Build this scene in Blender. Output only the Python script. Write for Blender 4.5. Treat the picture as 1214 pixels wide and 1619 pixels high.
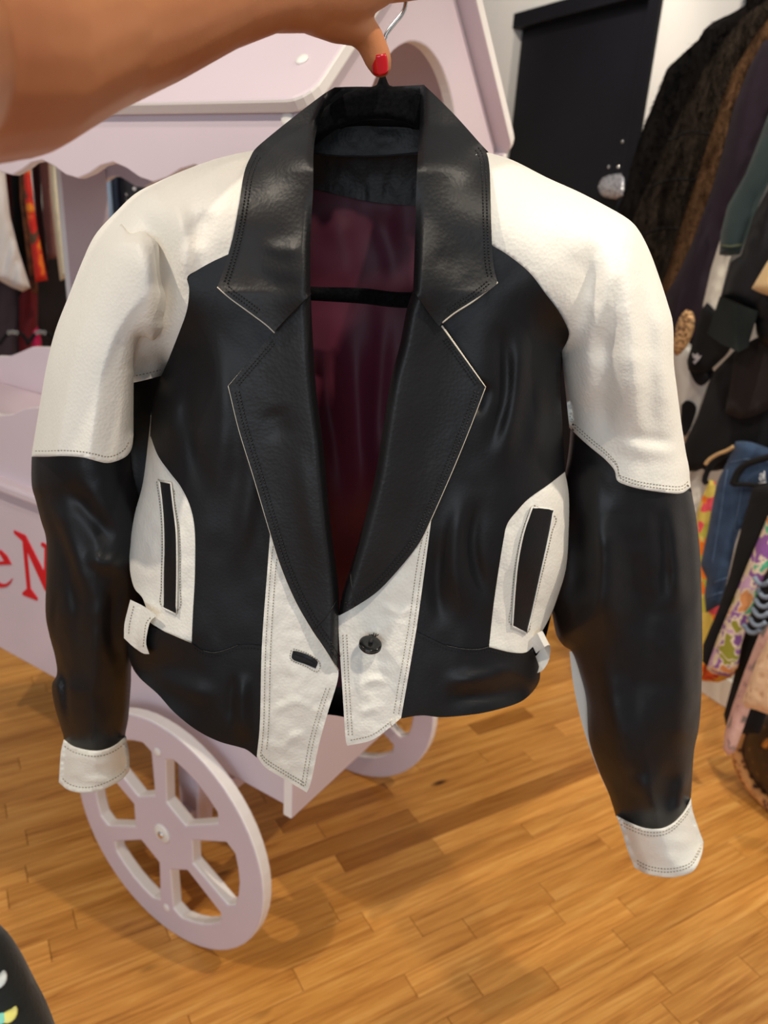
import bpy, bmesh, math, random
import numpy as np
from mathutils import Vector, Matrix
from mathutils.geometry import delaunay_2d_cdt
random.seed(7); rng = np.random.default_rng(7)
for o in list(bpy.data.objects): bpy.data.objects.remove(o)
scene = bpy.context.scene
COL = scene.collection
# ------------------------------------------------------------------ camera
F = 1216.0; TH = math.radians(21.3); RO = math.radians(3.6); H = 1.45
_u0 = np.array([0, math.sin(TH), math.cos(TH)]); FW = np.array([0, math.cos(TH), -math.sin(TH)])
RT = math.cos(RO)*np.array([1, 0, 0.]) + math.sin(RO)*_u0
UP = -math.sin(RO)*np.array([1, 0, 0.]) + math.cos(RO)*_u0
CAM = np.array([0, 0, H])
cd = bpy.data.cameras.new('camera'); cam = bpy.data.objects.new('camera', cd); COL.objects.link(cam)
cd.sensor_fit = 'VERTICAL'; cd.sensor_height = 36.0; cd.lens = 36.0*F/1619.0
cd.clip_start = 0.02
M = Matrix(((RT[0], UP[0], -FW[0], 0), (RT[1], UP[1], -FW[1], 0), (RT[2], UP[2], -FW[2], H), (0, 0, 0, 1)))
cam.matrix_world = M
cd.dof.use_dof = True; cd.dof.focus_distance = 0.60; cd.dof.aperture_fstop = 7.5
scene.camera = cam
# ------------------------------------------------------------------ world, lights, exposure
w = bpy.data.worlds.new('world'); scene.world = w; w.use_nodes = True
w.node_tree.nodes['Background'].inputs[0].default_value = (0.93, 0.95, 1.0, 1)
w.node_tree.nodes['Background'].inputs[1].default_value = 0.22
def spot(loc, tgt, power, col, size=0.03, ang=70, blend=0.5):
    l = bpy.data.lights.new('ceiling_or_added_spot', 'SPOT'); l.energy = power; l.color = col
    l.shadow_soft_size = size; l.spot_size = math.radians(ang); l.spot_blend = blend
    o = bpy.data.objects.new('ceiling_or_added_spot', l); COL.objects.link(o)
    o.location = loc
    o.rotation_euler = (Vector(tgt)-Vector(loc)).to_track_quat('-Z', 'Y').to_euler()
WARM = (1.0, 0.885, 0.73)
spot((0.50, -0.35, 2.75), (0.10, 0.90, 0.8), 61, WARM, 0.03, 75)
spot((1.35, 0.55, 2.75), (0.55, 1.55, 0.0), 110, WARM, 0.03, 80)
spot((-1.05, 0.20, 2.75), (-0.45, 1.2, 0.5), 80, WARM, 0.03, 80)
spot((-0.2, 2.3, 2.75), (-1.2, 3.2, 1.0), 80, WARM, 0.04, 80)
spot((0.1, 1.7, 2.75), (1.2, 2.4, 1.3), 60, WARM, 0.04, 85)  # added spot to brighten the door wall, no fitting known there
spot((0.05, 2.5, 2.75), (0.55, 3.4, 1.7), 38, WARM, 0.04, 80)  # another added spot, lifts the dim wall strip left of the door
def area(loc, tgt, power, col, sx, sy):
    l = bpy.data.lights.new('shop_window_light', 'AREA'); l.energy = power; l.color = col
    l.shape = 'RECTANGLE'; l.size = sx; l.size_y = sy
    o = bpy.data.objects.new('shop_window_light', l); COL.objects.link(o)
    o.location = loc; o.rotation_euler = (Vector(tgt)-Vector(loc)).to_track_quat('-Z', 'Y').to_euler()
area((-0.9, -3.2, 1.6), (0, 1, 1.1), 62, (0.80, 0.90, 1.0), 3.0, 2.2)
vs = scene.view_settings
vs.view_transform = 'Standard'; vs.look = 'None'; vs.exposure = 0.0; vs.gamma = 1.0; vs.use_curve_mapping = False
# ------------------------------------------------------------------ geometry helpers
YN = np.array([0, 1.0, 0])
AW = math.radians(-30.5)
WD = np.array([math.sin(AW), math.cos(AW), 0]); WN = np.array([math.cos(AW), -math.sin(AW), 0])
def rays(x, y):
    x = np.asarray(x, float); y = np.asarray(y, float)
    return FW + ((x-607)/F)[..., None]*RT - ((y-809.5)/F)[..., None]*UP
def at(x, y, D, n=YN):
    """point(s) of the ray through a photo pixel at distance D measured along direction n"""
    r = rays(x, y); t = np.asarray(D)/(r@n)
    return CAM + r*t[..., None]
def proj(p):
    q = np.asarray(p)-CAM; d = q@FW
    return 607+F*(q@RT)/d, 809.5-F*(q@UP)/d
def catmull(pts, n=6):
    p = np.array(pts, float)
    if len(p) < 3: return p
    q = np.vstack([2*p[0]-p[1], p, 2*p[-1]-p[-2]]); out = []
    for i in range(1, len(q)-2):
        for k in range(n):
            t = k/n; a, b, c, d = q[i-1], q[i], q[i+1], q[i+2]
            out.append(.5*(2*b+(c-a)*t+(2*a-5*b+4*c-d)*t*t+(3*b-a-3*c+d)*t**3))
    out.append(p[-1]); return np.array(out)
def runs(*rs):
    """closed outline from smooth runs; each run starts where the last one ended"""
    out = []
    for r in rs:
        c = catmull(r)
        if out and np.hypot(*(out[-1][-1]-c[0])) < 1e-6: c = c[1:]
        out.append(c)
    o = np.vstack(out)
    if np.hypot(*(o[0]-o[-1])) < 1e-6: o = o[:-1]
    return o
def resample(p, step, closed=True):
    """even spacing along the outline, corners kept"""
    p = np.asarray(p, float)
    k = np.r_[True, np.hypot(*np.diff(p, axis=0).T) > 1e-7]; p = p[k]
    if closed:
        if np.hypot(*(p[0]-p[-1])) < 1e-7: p = p[:-1]
        a = p-np.roll(p, 1, 0); b = np.roll(p, -1, 0)-p
        ang = np.abs(np.arctan2(a[:, 0]*b[:, 1]-a[:, 1]*b[:, 0], (a*b).sum(1)))
        c = np.where(ang > .42)[0]
        if len(c): p = np.roll(p, -c[0], 0); ang = np.roll(ang, -c[0])
        p = np.vstack([p, p[:1]]); ang = np.r_[ang, 9]; ang[0] = 9
    else:
        ang = np.zeros(len(p)); ang[0] = ang[-1] = 9
        if len(p) > 2:
            a = p[1:-1]-p[:-2]; b = p[2:]-p[1:-1]; ang[1:-1] = np.abs(np.arctan2(a[:, 0]*b[:, 1]-a[:, 1]*b[:, 0], (a*b).sum(1)))
    idx = np.where(ang > .42)[0]; out = []
    for i, j in zip(idx[:-1], idx[1:]):
        q = p[i:j+1]; s = np.r_[0, np.cumsum(np.hypot(*np.diff(q, axis=0).T))]; n = max(1, int(round(s[-1]/step)))
        if closed and len(idx) == 2: n = max(n, 6)
        t = np.linspace(0, s[-1], n+1)[:-1]; out.append(np.stack([np.interp(t, s, q[:, 0]), np.interp(t, s, q[:, 1])], 1))
    if not closed: out.append(p[-1:])
    return np.vstack(out)
def inside(x, y, poly):
    r = np.zeros(len(x), bool); n = len(poly); j = n-1
    for i in range(n):
        xi, yi = poly[i]; xj, yj = poly[j]
        if yi != yj:
            c = ((yi > y) != (yj > y)) & (x < (xj-xi)*(y-yi)/(yj-yi)+xi); r ^= c
        j = i
    return r
def pdist(x, y, lines):
    x = np.asarray(x, float); y = np.asarray(y, float); d = np.full(x.shape, 1e9)
    for ln in lines:
        ln = np.asarray(ln, float)
        for a, b in zip(ln[:-1], ln[1:]):
            v = b-a; L = v@v
            if L == 0: continue
            t = np.clip(((x-a[0])*v[0]+(y-a[1])*v[1])/L, 0, 1)
            d = np.minimum(d, np.hypot(x-a[0]-t*v[0], y-a[1]-t*v[1]))
    return d
_perm = rng.random((256, 256))
def vnoise(x, y):
    xi = np.floor(x).astype(int); yi = np.floor(y).astype(int); fx = x-xi; fy = y-yi
    fx = fx*fx*(3-2*fx); fy = fy*fy*(3-2*fy)
    g = lambda a, b: _perm[a % 256, b % 256]
    return ((g(xi, yi)*(1-fx)+g(xi+1, yi)*fx)*(1-fy)+(g(xi, yi+1)*(1-fx)+g(xi+1, yi+1)*fx)*fy)*2-1
def cdt(poly, step, holes=()):
    loops = [resample(poly, step)]+[resample(h, step) for h in holes]
    P = loops[0]; lo = P.min(0); hi = P.max(0)
    gx, gy = np.meshgrid(np.arange(lo[0], hi[0], step), np.arange(lo[1], hi[1], step*.87))
    gx = gx + (np.arange(gx.shape[0]) % 2)[:, None]*step*.5
    gx = gx.ravel(); gy = gy.ravel()
    m = inside(gx, gy, P); gx, gy = gx[m], gy[m]
    for h in loops[1:]:
        m = ~inside(gx, gy, h); gx, gy = gx[m], gy[m]
    if len(gx):
        m = pdist(gx, gy, [np.vstack([l, l[:1]]) for l in loops]) > step*.55; gx, gy = gx[m], gy[m]
    pts = []; edges = []
    for l in loops:
        s = len(pts); pts += [Vector(p) for p in l]; n = len(l)
        edges += [(s+i, s+(i+1) % n) for i in range(n)]
    pts += [Vector(p) for p in zip(gx, gy)]
    v, e, f, ov, oe, of = delaunay_2d_cdt(pts, edges, [], 1, 1e-5)
    V = np.array([tuple(p) for p in v]); f = np.array([t for t in f if len(t) == 3])
    c = V[f].mean(1)
    keep = inside(c[:, 0], c[:, 1], P)
    for h in loops[1:]: keep &= ~inside(c[:, 0], c[:, 1], h)
    f = f[keep]
    a = V[f]; ar = np.cross(a[:, 1]-a[:, 0], a[:, 2]-a[:, 0])
    f = f[np.abs(ar) > 1e-9]; ar = ar[np.abs(ar) > 1e-9]
    f[ar < 0] = f[ar < 0][:, ::-1]
    cnt = {}
    for t in f:
        for i in range(3):
            a_, b_ = int(t[i]), int(t[(i+1) % 3]); cnt[(a_, b_)] = 1
    bd = [k for k in cnt if (k[1], k[0]) not in cnt]
    return V, f, bd
def link(name, me, mat, parent=None, smooth=True):
    if smooth: me.polygons.foreach_set('use_smooth', [True]*len(me.polygons))
    o = bpy.data.objects.new(name, me); COL.objects.link(o)
    if mat: me.materials.append(mat)
    if parent: o.parent = parent
    return o
def mesh(name, verts, faces, mat, parent=None, smooth=True):
    off = np.array(parent.location) if (parent and parent.get('wpos')) else 0
    me = bpy.data.meshes.new(name); me.from_pydata((np.asarray(verts)-off).tolist(), [], [tuple(map(int, f)) for f in faces]); me.update()
    return link(name, me, mat, parent, smooth)
def root(name, loc, label, cat, group=None, rz=0, world=True):
    o = bpy.data.objects.new(name, None); COL.objects.link(o); o.location = loc; o.rotation_euler[2] = rz
    o.empty_display_size = .05
    if world: o['wpos'] = 1
    tag(o, label, cat, group); return o
def tag(o, label=None, cat=None, group=None, kind=None):
    if label: o['label'] = label
    if cat: o['category'] = cat
    if group: o['group'] = group
    if kind: o['kind'] = kind
    return o
def sub_parent(child, par, top):
    """make a world-placed mesh a sub-part of par (par sits at the origin of top)"""
    child.parent = par; return child
def panel(name, poly, depth, mat, parent=None, thick=0.002, step=6, back=None, n=YN, holes=()):
    """sheet cut to an outline, at its own depth over the jacket, with thickness; back(x,y) gives a pillow's rear side"""
    V, f, bd = cdt(poly, step, holes); x, y = V[:, 0], V[:, 1]
    D = depth(x, y); A = at(x, y, D, n); N = len(V)
    if back is not None:
        B = at(x, y, back(x, y), n)
    else:
        B = at(x, y, D+thick, n)
    # pixel y runs down: ccw in pixel space is clockwise seen from the camera
    faces = [t[::-1] for t in f]; faces += [t+N for t in f]
    verts = np.vstack([A, B]); W = []; k = 2*N
    if back is not None:
        faces += [(a, b, b+N, a+N) for a, b in bd]
    else:
        idx = sorted({i for e in bd for i in e}); mp = {v: k+i for i, v in enumerate(idx)}; m = len(idx)
        verts = np.vstack([verts, A[idx], B[idx]])
        faces += [(mp[a], mp[b], mp[b]+m, mp[a]+m) for a, b in bd]
    return mesh(name, verts, faces, mat, parent)
def tube(name, pts, r, mat, parent=None, seg=8, closed=False, caps=True):
    P = np.asarray(pts, float); n = len(P); r = np.broadcast_to(np.asarray(r, float), (n,))
    T = np.gradient(P, axis=0); T /= np.linalg.norm(T, axis=1)[:, None]+1e-12
    up = np.array([0.13, 0.2, 0.97]); V = []
    for i in range(n):
        a = np.cross(T[i], up); 
        if np.linalg.norm(a) < 1e-3: a = np.cross(T[i], [1, 0, 0])
        a /= np.linalg.norm(a); b = np.cross(T[i], a)
        for k in range(seg):
            q = 2*math.pi*k/seg; V.append(P[i]+r[i]*(math.cos(q)*a+math.sin(q)*b))
    fc = [(i*seg+k, i*seg+(k+1) % seg, (i+1)*seg+(k+1) % seg, (i+1)*seg+k) for i in range(n-1) for k in range(seg)]
    if caps: fc += [tuple(range(seg-1, -1, -1)), tuple((n-1)*seg+k for k in range(seg))]
    return mesh(name, V, fc, mat, parent)
def stitches(name, line, depth, mat, parent, gap=5.5, ln=3.4, wd=1.4, lift=0.0008, n=YN):
    """a row of single raised stitches along a seam"""
    P = resample(catmull(line), 1.0, False); s = np.r_[0, np.cumsum(np.hypot(*np.diff(P, axis=0).T))]
    V = []; fc = []
    for c in np.arange(gap, s[-1]-gap/2, gap):
        a = np.array([np.interp(c-ln/2, s, P[:, 0]), np.interp(c-ln/2, s, P[:, 1])]); b = np.array([np.interp(c+ln/2, s, P[:, 0]), np.interp(c+ln/2, s, P[:, 1])])
        t = (b-a)/(np.hypot(*(b-a))+1e-9); m = np.array([-t[1], t[0]])*wd/2; k = len(V)
        q = np.array([a-m, b-m, b+m, a+m, (a+b)/2-m*.6, (a+b)/2+m*.6])
        D = depth(q[:, 0], q[:, 1]); base = at(q[:4, 0], q[:4, 1], D[:4]+0.0004, n); top = at(q[:, 0], q[:, 1], D-lift*np.array([.3, .3, .3, .3, 1, 1]), n)
        V += list(base)+list(top)
        fc += [(k+4, k+8, k+9, k+7), (k+8, k+5, k+6, k+9), (k, k+1, k+5, k+8, k+4), (k+2, k+3, k+7, k+9, k+6), (k+1, k+2, k+6, k+5), (k+3, k, k+4, k+7)]
    o = mesh(name, V, fc, mat, parent, False); o['kind'] = 'stuff'; return o
def box(name, lo, hi, mat, parent=None, bevel=0.0):
    x0, y0, z0 = lo; x1, y1, z1 = hi
    V = [(x0, y0, z0), (x1, y0, z0), (x1, y1, z0), (x0, y1, z0), (x0, y0, z1), (x1, y0, z1), (x1, y1, z1), (x0, y1, z1)]
    fc = [(3, 2, 1, 0), (4, 5, 6, 7), (0, 1, 5, 4), (1, 2, 6, 5), (2, 3, 7, 6), (3, 0, 4, 7)]
    o = mesh(name, V, fc, mat, parent, False)
    if bevel: bev(o, bevel)
    return o
def bev(o, wdt, seg=2):
    m = o.modifiers.new('bevel', 'BEVEL'); m.width = wdt; m.segments = seg; m.limit_method = 'ANGLE'; m.angle_limit = math.radians(40)
    m.harden_normals = False
    return o
def plate(name, outer, holes, fn, th, mat, parent=None, step=.02, bevel=.003):
    """flat board cut to an outline with holes; fn(u,v,w) -> xyz, w in 0..th"""
    V, f, bd = cdt(np.asarray(outer), step, [np.asarray(h) for h in holes]); N = len(V)
    A = [fn(u, v, 0) for u, v in V]; B = [fn(u, v, th) for u, v in V]
    fc = [tuple(t[::-1]) for t in f]+[tuple(t+N) for t in f]+[(a, b, b+N, a+N) for a, b in bd]
    o = mesh(name, A+B, fc, mat, parent, False)
    if mat is M_LIL:
        o.data.materials.append(M_LILW)
        for p_ in o.data.polygons[2*len(f):]: p_.material_index = 1
    bm = bmesh.new(); bm.from_mesh(o.data); bmesh.ops.recalc_face_normals(bm, faces=bm.faces); bm.to_mesh(o.data); bm.free()
    if bevel: bev(o, bevel)
    return o
def disc(name, c, nrm, r, h, mat, parent=None, seg=20, dome=.3):
    c = np.array(c, float); nrm = np.array(nrm, float)/np.linalg.norm(nrm)
    a = np.cross(nrm, [0.3, .1, .9]); a /= np.linalg.norm(a); b = np.cross(nrm, a); V = []; fc = []
    prof = [(1, 0), (1, h*.5), (.85, h), (.4, h*(1+dome)), (.0, h*(1+dome*1.2))]
    for rr, hh in prof[:-1]:
        for k in range(seg):
            q = 2*math.pi*k/seg; V.append(c+nrm*hh+r*rr*(math.cos(q)*a+math.sin(q)*b))
    V.append(c+nrm*prof[-1][1]); m = len(prof)-1
    for i in range(m-1):
        fc += [(i*seg+k, i*seg+(k+1) % seg, (i+1)*seg+(k+1) % seg, (i+1)*seg+k) for k in range(seg)]
    fc += [((m-1)*seg+k, (m-1)*seg+(k+1) % seg, m*seg) for k in range(seg)]+[tuple(range(seg-1, -1, -1))]
    return mesh(name, V, fc, mat, parent)
# ------------------------------------------------------------------ materials
def rgb(r, g, b):
    f = lambda c: (c/255/12.92) if c <= 10 else ((c/255+.055)/1.055)**2.4
    return (f(r), f(g), f(b), 1)
class NT:
    def __init__(s, name, rough=.5, metallic=0, sheen=0, spec=.5, coat=0):
        s.m = bpy.data.materials.new(name); s.m.use_nodes = True; s.t = s.m.node_tree; s.b = s.t.nodes['Principled BSDF']
        s.b.inputs['Roughness'].default_value = rough; s.b.inputs['Metallic'].default_value = metallic
        s.b.inputs['Specular IOR Level'].default_value = spec
        if sheen: s.b.inputs['Sheen Weight'].default_value = sheen; s.b.inputs['Sheen Roughness'].default_value = .4
        if coat: s.b.inputs['Coat Weight'].default_value = coat; s.b.inputs['Coat Roughness'].default_value = .1
        s.co = s.n('ShaderNodeTexCoord').outputs['Object']
    def n(s, k, **kw):
        n = s.t.nodes.new(k)
        for a, b in kw.items(): setattr(n, a, b)
        return n
    def l(s, a, b): s.t.links.new(a, b)
    def mapping(s, scale, rot=(0, 0, 0), loc=(0, 0, 0)):
        m = s.n('ShaderNodeMapping'); m.inputs['Scale'].default_value = scale; m.inputs['Rotation'].default_value = rot; m.inputs['Location'].default_value = loc
        s.l(s.co, m.inputs[0]); return m.outputs[0]
    def noise(s, scale, detail=3, vec=None, dist=0, rough=.5):
        n = s.n('ShaderNodeTexNoise'); n.inputs['Scale'].default_value = scale; n.inputs['Detail'].default_value = detail
        n.inputs['Distortion'].default_value = dist; n.inputs['Roughness'].default_value = rough
        s.l(vec or s.co, n.inputs['Vector']); return n.outputs['Fac']
    def voro(s, scale, vec=None, feat='F1', out='Distance'):
        n = s.n('ShaderNodeTexVoronoi', feature=feat); n.inputs['Scale'].default_value = scale; s.l(vec or s.co, n.inputs['Vector']); return n.outputs[out]
    def ramp(s, fac, stops, interp='LINEAR'):
        n = s.n('ShaderNodeValToRGB'); c = n.color_ramp; c.interpolation = interp
        while len(c.elements) < len(stops): c.elements.new(.5)
        for e, (p, col) in zip(c.elements, stops): e.position = p; e.color = col
        s.l(fac, n.inputs[0]); return n.outputs['Color']
    def base(s, v):
        if isinstance(v, tuple): s.b.inputs['Base Color'].default_value = v
        else: s.l(v, s.b.inputs['Base Color'])
        return s
    def bump(s, h, strength=.3, dist=.001):
        n = s.n('ShaderNodeBump'); n.inputs['Strength'].default_value = strength; n.inputs['Distance'].default_value = dist
        s.l(h, n.inputs['Height'])
        src = s.b.inputs['Normal'].links
        if src: s.l(src[0].from_socket, n.inputs['Normal'])
        s.l(n.outputs[0], s.b.inputs['Normal']); return s
def mul(c, k): return (c[0]*k, c[1]*k, c[2]*k, 1)
def leather(name, col, rough, grain=.25, mid=.35, var=.12, gs=420, spec=.5):
    t = NT(name, rough, spec=spec); n = t.noise(14, 4)
    t.base(t.ramp(n, [(.3, mul(col, 1-var)), (.7, mul(col, 1+var))]))
    t.bump(t.voro(gs), grain, .0006).bump(t.noise(75, 4, dist=.6), mid, .0012)
    r = t.n('ShaderNodeMapRange'); t.l(t.noise(30, 3), r.inputs[0]); r.inputs[3].default_value = rough-.08; r.inputs[4].default_value = rough+.1
    t.l(r.outputs[0], t.b.inputs['Roughness']); return t.m
def cloth(name, col, rough=.85, var=.2, sheen=.15, scale=9, weave=.25):
    t = NT(name, rough, sheen=sheen, spec=.3)
    t.base(t.ramp(t.noise(scale, 4), [(.3, mul(col, 1-var)), (.7, mul(col, 1+var))]))
    t.bump(t.noise(380, 2), weave, .0015).bump(t.noise(22, 3), .25, .006); return t.m
def fur(name, c0, c1):
    t = NT(name, .8, sheen=0, spec=.06)
    v = t.mapping((1, 1, .35)); t.base(t.ramp(t.noise(26, 5, v, .5), [(.35, c0), (.68, c1)]))
    t.bump(t.noise(160, 4, v, .8), .9, .012).bump(t.noise(18, 3), .5, .02); return t.m
def paint(name, col, rough=.5, var=.04):
    t = NT(name, rough); t.base(t.ramp(t.noise(3.5, 3), [(.3, mul(col, 1-var)), (.7, mul(col, 1+var))]))
    t.bump(t.noise(140, 3), .06, .001); return t.m
def plain(name, col, rough=.5, metallic=0, **k):
    t = NT(name, rough, metallic, **k); t.base(t.ramp(t.noise(40, 2), [(.3, mul(col, .93)), (.7, mul(col, 1.07))])); return t.m
M_BLK = leather('black_leather', (.0062, .0062, .0074, 1), .46, .10, .08, .2, spec=.32)
M_BLK2 = leather('black_lapel_leather', (.0105, .0105, .0115, 1), .47, .22, .30, .25, 360, spec=.34)
M_WHT = leather('white_leather', rgb(232, 228, 218), .5, .34, .30, .02, 380, .4)
_t = M_WHT.node_tree
M_EDGE = leather('cream_leather_edge', rgb(225, 214, 194), .5, .2, .2)
M_LIN = None
t = NT('maroon_satin_lining', .5, sheen=.3, spec=.3); t.base(t.ramp(t.noise(7, 3, t.mapping((1, 1, .4))), [(.3, rgb(74, 24, 44)), (.72, rgb(108, 40, 64))])); t.bump(t.noise(500, 2), .1, .0006); M_LIN = t.m
M_STB = plain('black_thread', (.004, .004, .005, 1), .7)
M_STW = plain('grey_thread', rgb(150, 140, 122), .8)
t = NT('black_velvet', .95, sheen=.04, spec=.05); t.base(t.ramp(t.noise(300, 2), [(.3, (.003, .003, .0035, 1)), (.7, (.007, .007, .008, 1))])); t.bump(t.noise(900, 2), .3, .0005); M_VEL = t.m
M_CHR = plain('chrome', (.78, .77, .75, 1), .14, 1)
M_BTN = plain('black_button', (.006, .006, .006, 1), .12)
t = NT('skin', .48, spec=.35); t.base(t.ramp(t.noise(11, 4), [(.3, rgb(196, 122, 78)), (.7, rgb(214, 142, 94))]))
t.b.inputs['Subsurface Weight'].default_value = .12; t.b.inputs['Subsurface Radius'].default_value = (.012, .005, .003); t.b.inputs['Subsurface Scale'].default_value = .6
t.bump(t.voro(700), .12, .0006).bump(t.noise(90, 4), .12, .001); M_SKIN = t.m
M_NAIL = plain('red_nail_polish', rgb(206, 8, 22), .12, coat=.6)
M_LIL = paint('lilac_paint', rgb(209, 193, 201), .5)
M_LILW = paint('white_board_edge', rgb(238, 232, 228), .5)
M_SCR = plain('white_screw_cap', rgb(232, 228, 222), .35)
M_RED = plain('red_vinyl_letter', rgb(206, 16, 36), .4)
M_WALL = paint('white_wall_paint', rgb(222, 220, 216), .85, .02)
M_DOOR = paint('black_door_paint', (.005, .005, .008, 1), .45, .25)
M_DOOR.node_tree.nodes['Principled BSDF'].inputs['Specular IOR Level'].default_value = .18
# ------------------------------------------------------------------ room shell (axes WN = along the planks, WD = along the door wall)
RZ = math.radians(30.5)
t = NT('oak_plank', .34, spec=.4)
at_ = t.n('ShaderNodeAttribute', attribute_name='tone'); tone = at_.outputs['Fac']
cx = t.n('ShaderNodeCombineXYZ'); mm = t.n('ShaderNodeMath', operation='MULTIPLY'); mm.inputs[1].default_value = 37.0
t.l(tone, mm.inputs[0]); t.l(mm.outputs[0], cx.inputs[2]); t.l(mm.outputs[0], cx.inputs[0])
va = t.n('ShaderNodeVectorMath', operation='ADD'); t.l(t.co, va.inputs[0]); t.l(cx.outputs[0], va.inputs[1])
def wmap(sc):
    m = t.n('ShaderNodeMapping'); m.inputs['Scale'].default_value = sc; t.l(va.outputs[0], m.inputs[0]); return m.outputs[0]
g1 = t.noise(1.0, 5, wmap((3.2, 60, 1)), .8, .6); g2 = t.noise(1.0, 4, wmap((7, 300, 1)), .25, .7); g3 = t.noise(1.0, 3, wmap((2.2, 8, 1)), 1.5)
mixn = t.n('ShaderNodeMath', operation='MULTIPLY_ADD'); t.l(g2, mixn.inputs[0]); mixn.inputs[1].default_value = .6; t.l(g1, mixn.inputs[2])
colr = t.ramp(mixn.outputs[0], [(.48, rgb(112, 66, 26)), (.64, rgb(184, 122, 54)), (.85, rgb(210, 148, 72)), (1.0, rgb(222, 166, 90))])
tn = t.ramp(tone, [(0, (.60, .52, .44, 1)), (.18, (.88, .84, .79, 1)), (.6, (1.0, 1.0, 1.0, 1)), (1, (1.16, 1.17, 1.2, 1))])
mx = t.n('ShaderNodeMixRGB', blend_type='MULTIPLY'); mx.inputs[0].default_value = 1; t.l(colr, mx.inputs[1]); t.l(tn, mx.inputs[2])
kn = t.ramp(t.voro(1.0, wmap((3.1, 9, 1))), [(.03, (.13, .08, .05, 1)), (.10, (1, 1, 1, 1))])
kmask = t.ramp(g3, [(.46, (1, 1, 1, 1)), (.56, (0, 0, 0, 1))])
mx2 = t.n('ShaderNodeMixRGB', blend_type='MULTIPLY'); t.l(mx.outputs[0], mx2.inputs[1]); t.l(kn, mx2.inputs[2])
inv = t.n('ShaderNodeInvert'); t.l(kmask, inv.inputs[1]); t.l(inv.outputs[0], mx2.inputs[0])
t.base(mx2.outputs[0]); t.bump(g2, .12, .001); M_OAK = t.m
M_SUB = plain('dark_subfloor', (.03, .018, .01, 1), .9)
floor = box('floor', (-3.2, -1.2, -.06), (2.16, 3.95, -.012), M_SUB); floor.rotation_euler[2] = RZ; tag(floor, 'warm oak strip floor of short narrow boards', kind='structure')
def plank_geo(u0, u1, v0, v1):
    c = .0009; z0, z1 = -.012, 0.0
    V = []
    for z, i in ((z0, 0), (z1-c, 0), (z1, c)):
        V += [(u0+i, v0+i, z), (u1-i, v0+i, z), (u1-i, v1-i, z), (u0+i, v1-i, z)]
    fc = [(8, 9, 10, 11), (3, 2, 1, 0)]
    for k in (0, 4):
        for i in range(4): fc.append((k+i, k+(i+1) % 4, k+4+(i+1) % 4, k+4+i))
    return V, fc
PW = .0572; gap = .0005; rest_v = []; rest_f = []; rest_t = []; v = -1.14; cand = []
while v < 3.85:
    u = -3.2+random.random()*.5
    while u < 2.1:
        L = random.choice([.22, .3, .38, .45, .55, .7, .9])*random.uniform(.9, 1.1); u1 = min(u+L, 2.12)
        tn_ = min(1, max(0, random.gauss(.52, .27))); cand.append((u, u1, v, v+PW, tn_)); u = u1
    v += PW
def vis(c):
    best = 0
    for a in (.1, .5, .9):
        p = WN*(c[0]+(c[1]-c[0])*a)+WD*(c[2]+PW/2); x, y = proj(p); d = (p-CAM)@FW
        if d > .1 and -30 < x < 1244 and 1000 < y < 1660: best = max(best, 1/d)
    return best
vs_ = sorted(((vis(c), i) for i, c in enumerate(cand)), reverse=True)
pick = {i for s, i in vs_[:290] if s > 0}
for i, c in enumerate(cand):
    V, fc = plank_geo(c[0]+gap, c[1]-gap, c[2]+gap/2, c[3]-gap/2)
    if i in pick:
        o = mesh('plank', V, fc, M_OAK, floor, False); a = o.data.attributes.new('tone', 'FLOAT', 'FACE'); a.data.foreach_set('value', [c[4]]*len(fc))
    else:
        k = len(rest_v); rest_v += V; rest_f += [tuple(q+k for q in f_) for f_ in fc]; rest_t += [c[4]]*len(fc)
o = mesh('planks', rest_v, rest_f, M_OAK, floor, False); a = o.data.attributes.new('tone', 'FLOAT', 'FACE'); a.data.foreach_set('value', rest_t); o['kind'] = 'stuff'
DW = 2.1
def roomobj(name, lo, hi, mat, label, kind='structure', bevel=0):
    o = box(name, lo, hi, mat, None, bevel); o.rotation_euler[2] = RZ; tag(o, label, kind=kind); return o
D0, D1, DT = 2.05, 2.80, 2.19
# door wall in three pieces around the doorway, one mesh
def boxes(name, bl, mat):
    V = []; fc = []
    for (x0, y0, z0), (x1, y1, z1) in bl:
        k = len(V); V += [(x0, y0, z0), (x1, y0, z0), (x1, y1, z0), (x0, y1, z0), (x0, y0, z1), (x1, y0, z1), (x1, y1, z1), (x0, y1, z1)]
        fc += [tuple(k+i for i in f_) for f_ in ((3, 2, 1, 0), (4, 5, 6, 7), (0, 1, 5, 4), (1, 2, 6, 5), (2, 3, 7, 6), (3, 0, 4, 7))]
    o = mesh(name, V, fc, mat, None, False); o.rotation_euler[2] = RZ; return o
tag(boxes('wall_right', [((DW, -1.2, 0), (DW+.12, D0, 3)), ((DW, D1, 0), (DW+.12, 3.95, 3)), ((DW, D0, DT), (DW+.12, D1, 3))], M_WALL), 'white wall around the black door', kind='structure')
roomobj('wall_back', (-3.2, 3.85, 0), (DW, 3.95, 3), M_WALL, 'white wall behind the left clothes rack')
roomobj('baseboard_right', (DW-.014, -1.2, 0), (DW, D0-.01, .10), paint('baseboard_paint', rgb(226, 220, 206), .6), 'pale baseboard under the right clothes rack', bevel=.003)
door = box('door_1', (DW+.03, D0+.055, .01), (DW+.07, D1-.01, DT-.055), M_DOOR, None, .002); door.rotation_euler[2] = RZ
tag(door, 'black painted door with a crystal latch', kind='structure')
box('door_frame', (DW-.012, D0, 0), (DW+.05, D0+.052, DT), M_DOOR, door, .003)
box('door_frame', (DW-.012, D0+.052, DT-.052), (DW+.05, D1, DT), M_DOOR, door, .003)
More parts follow.
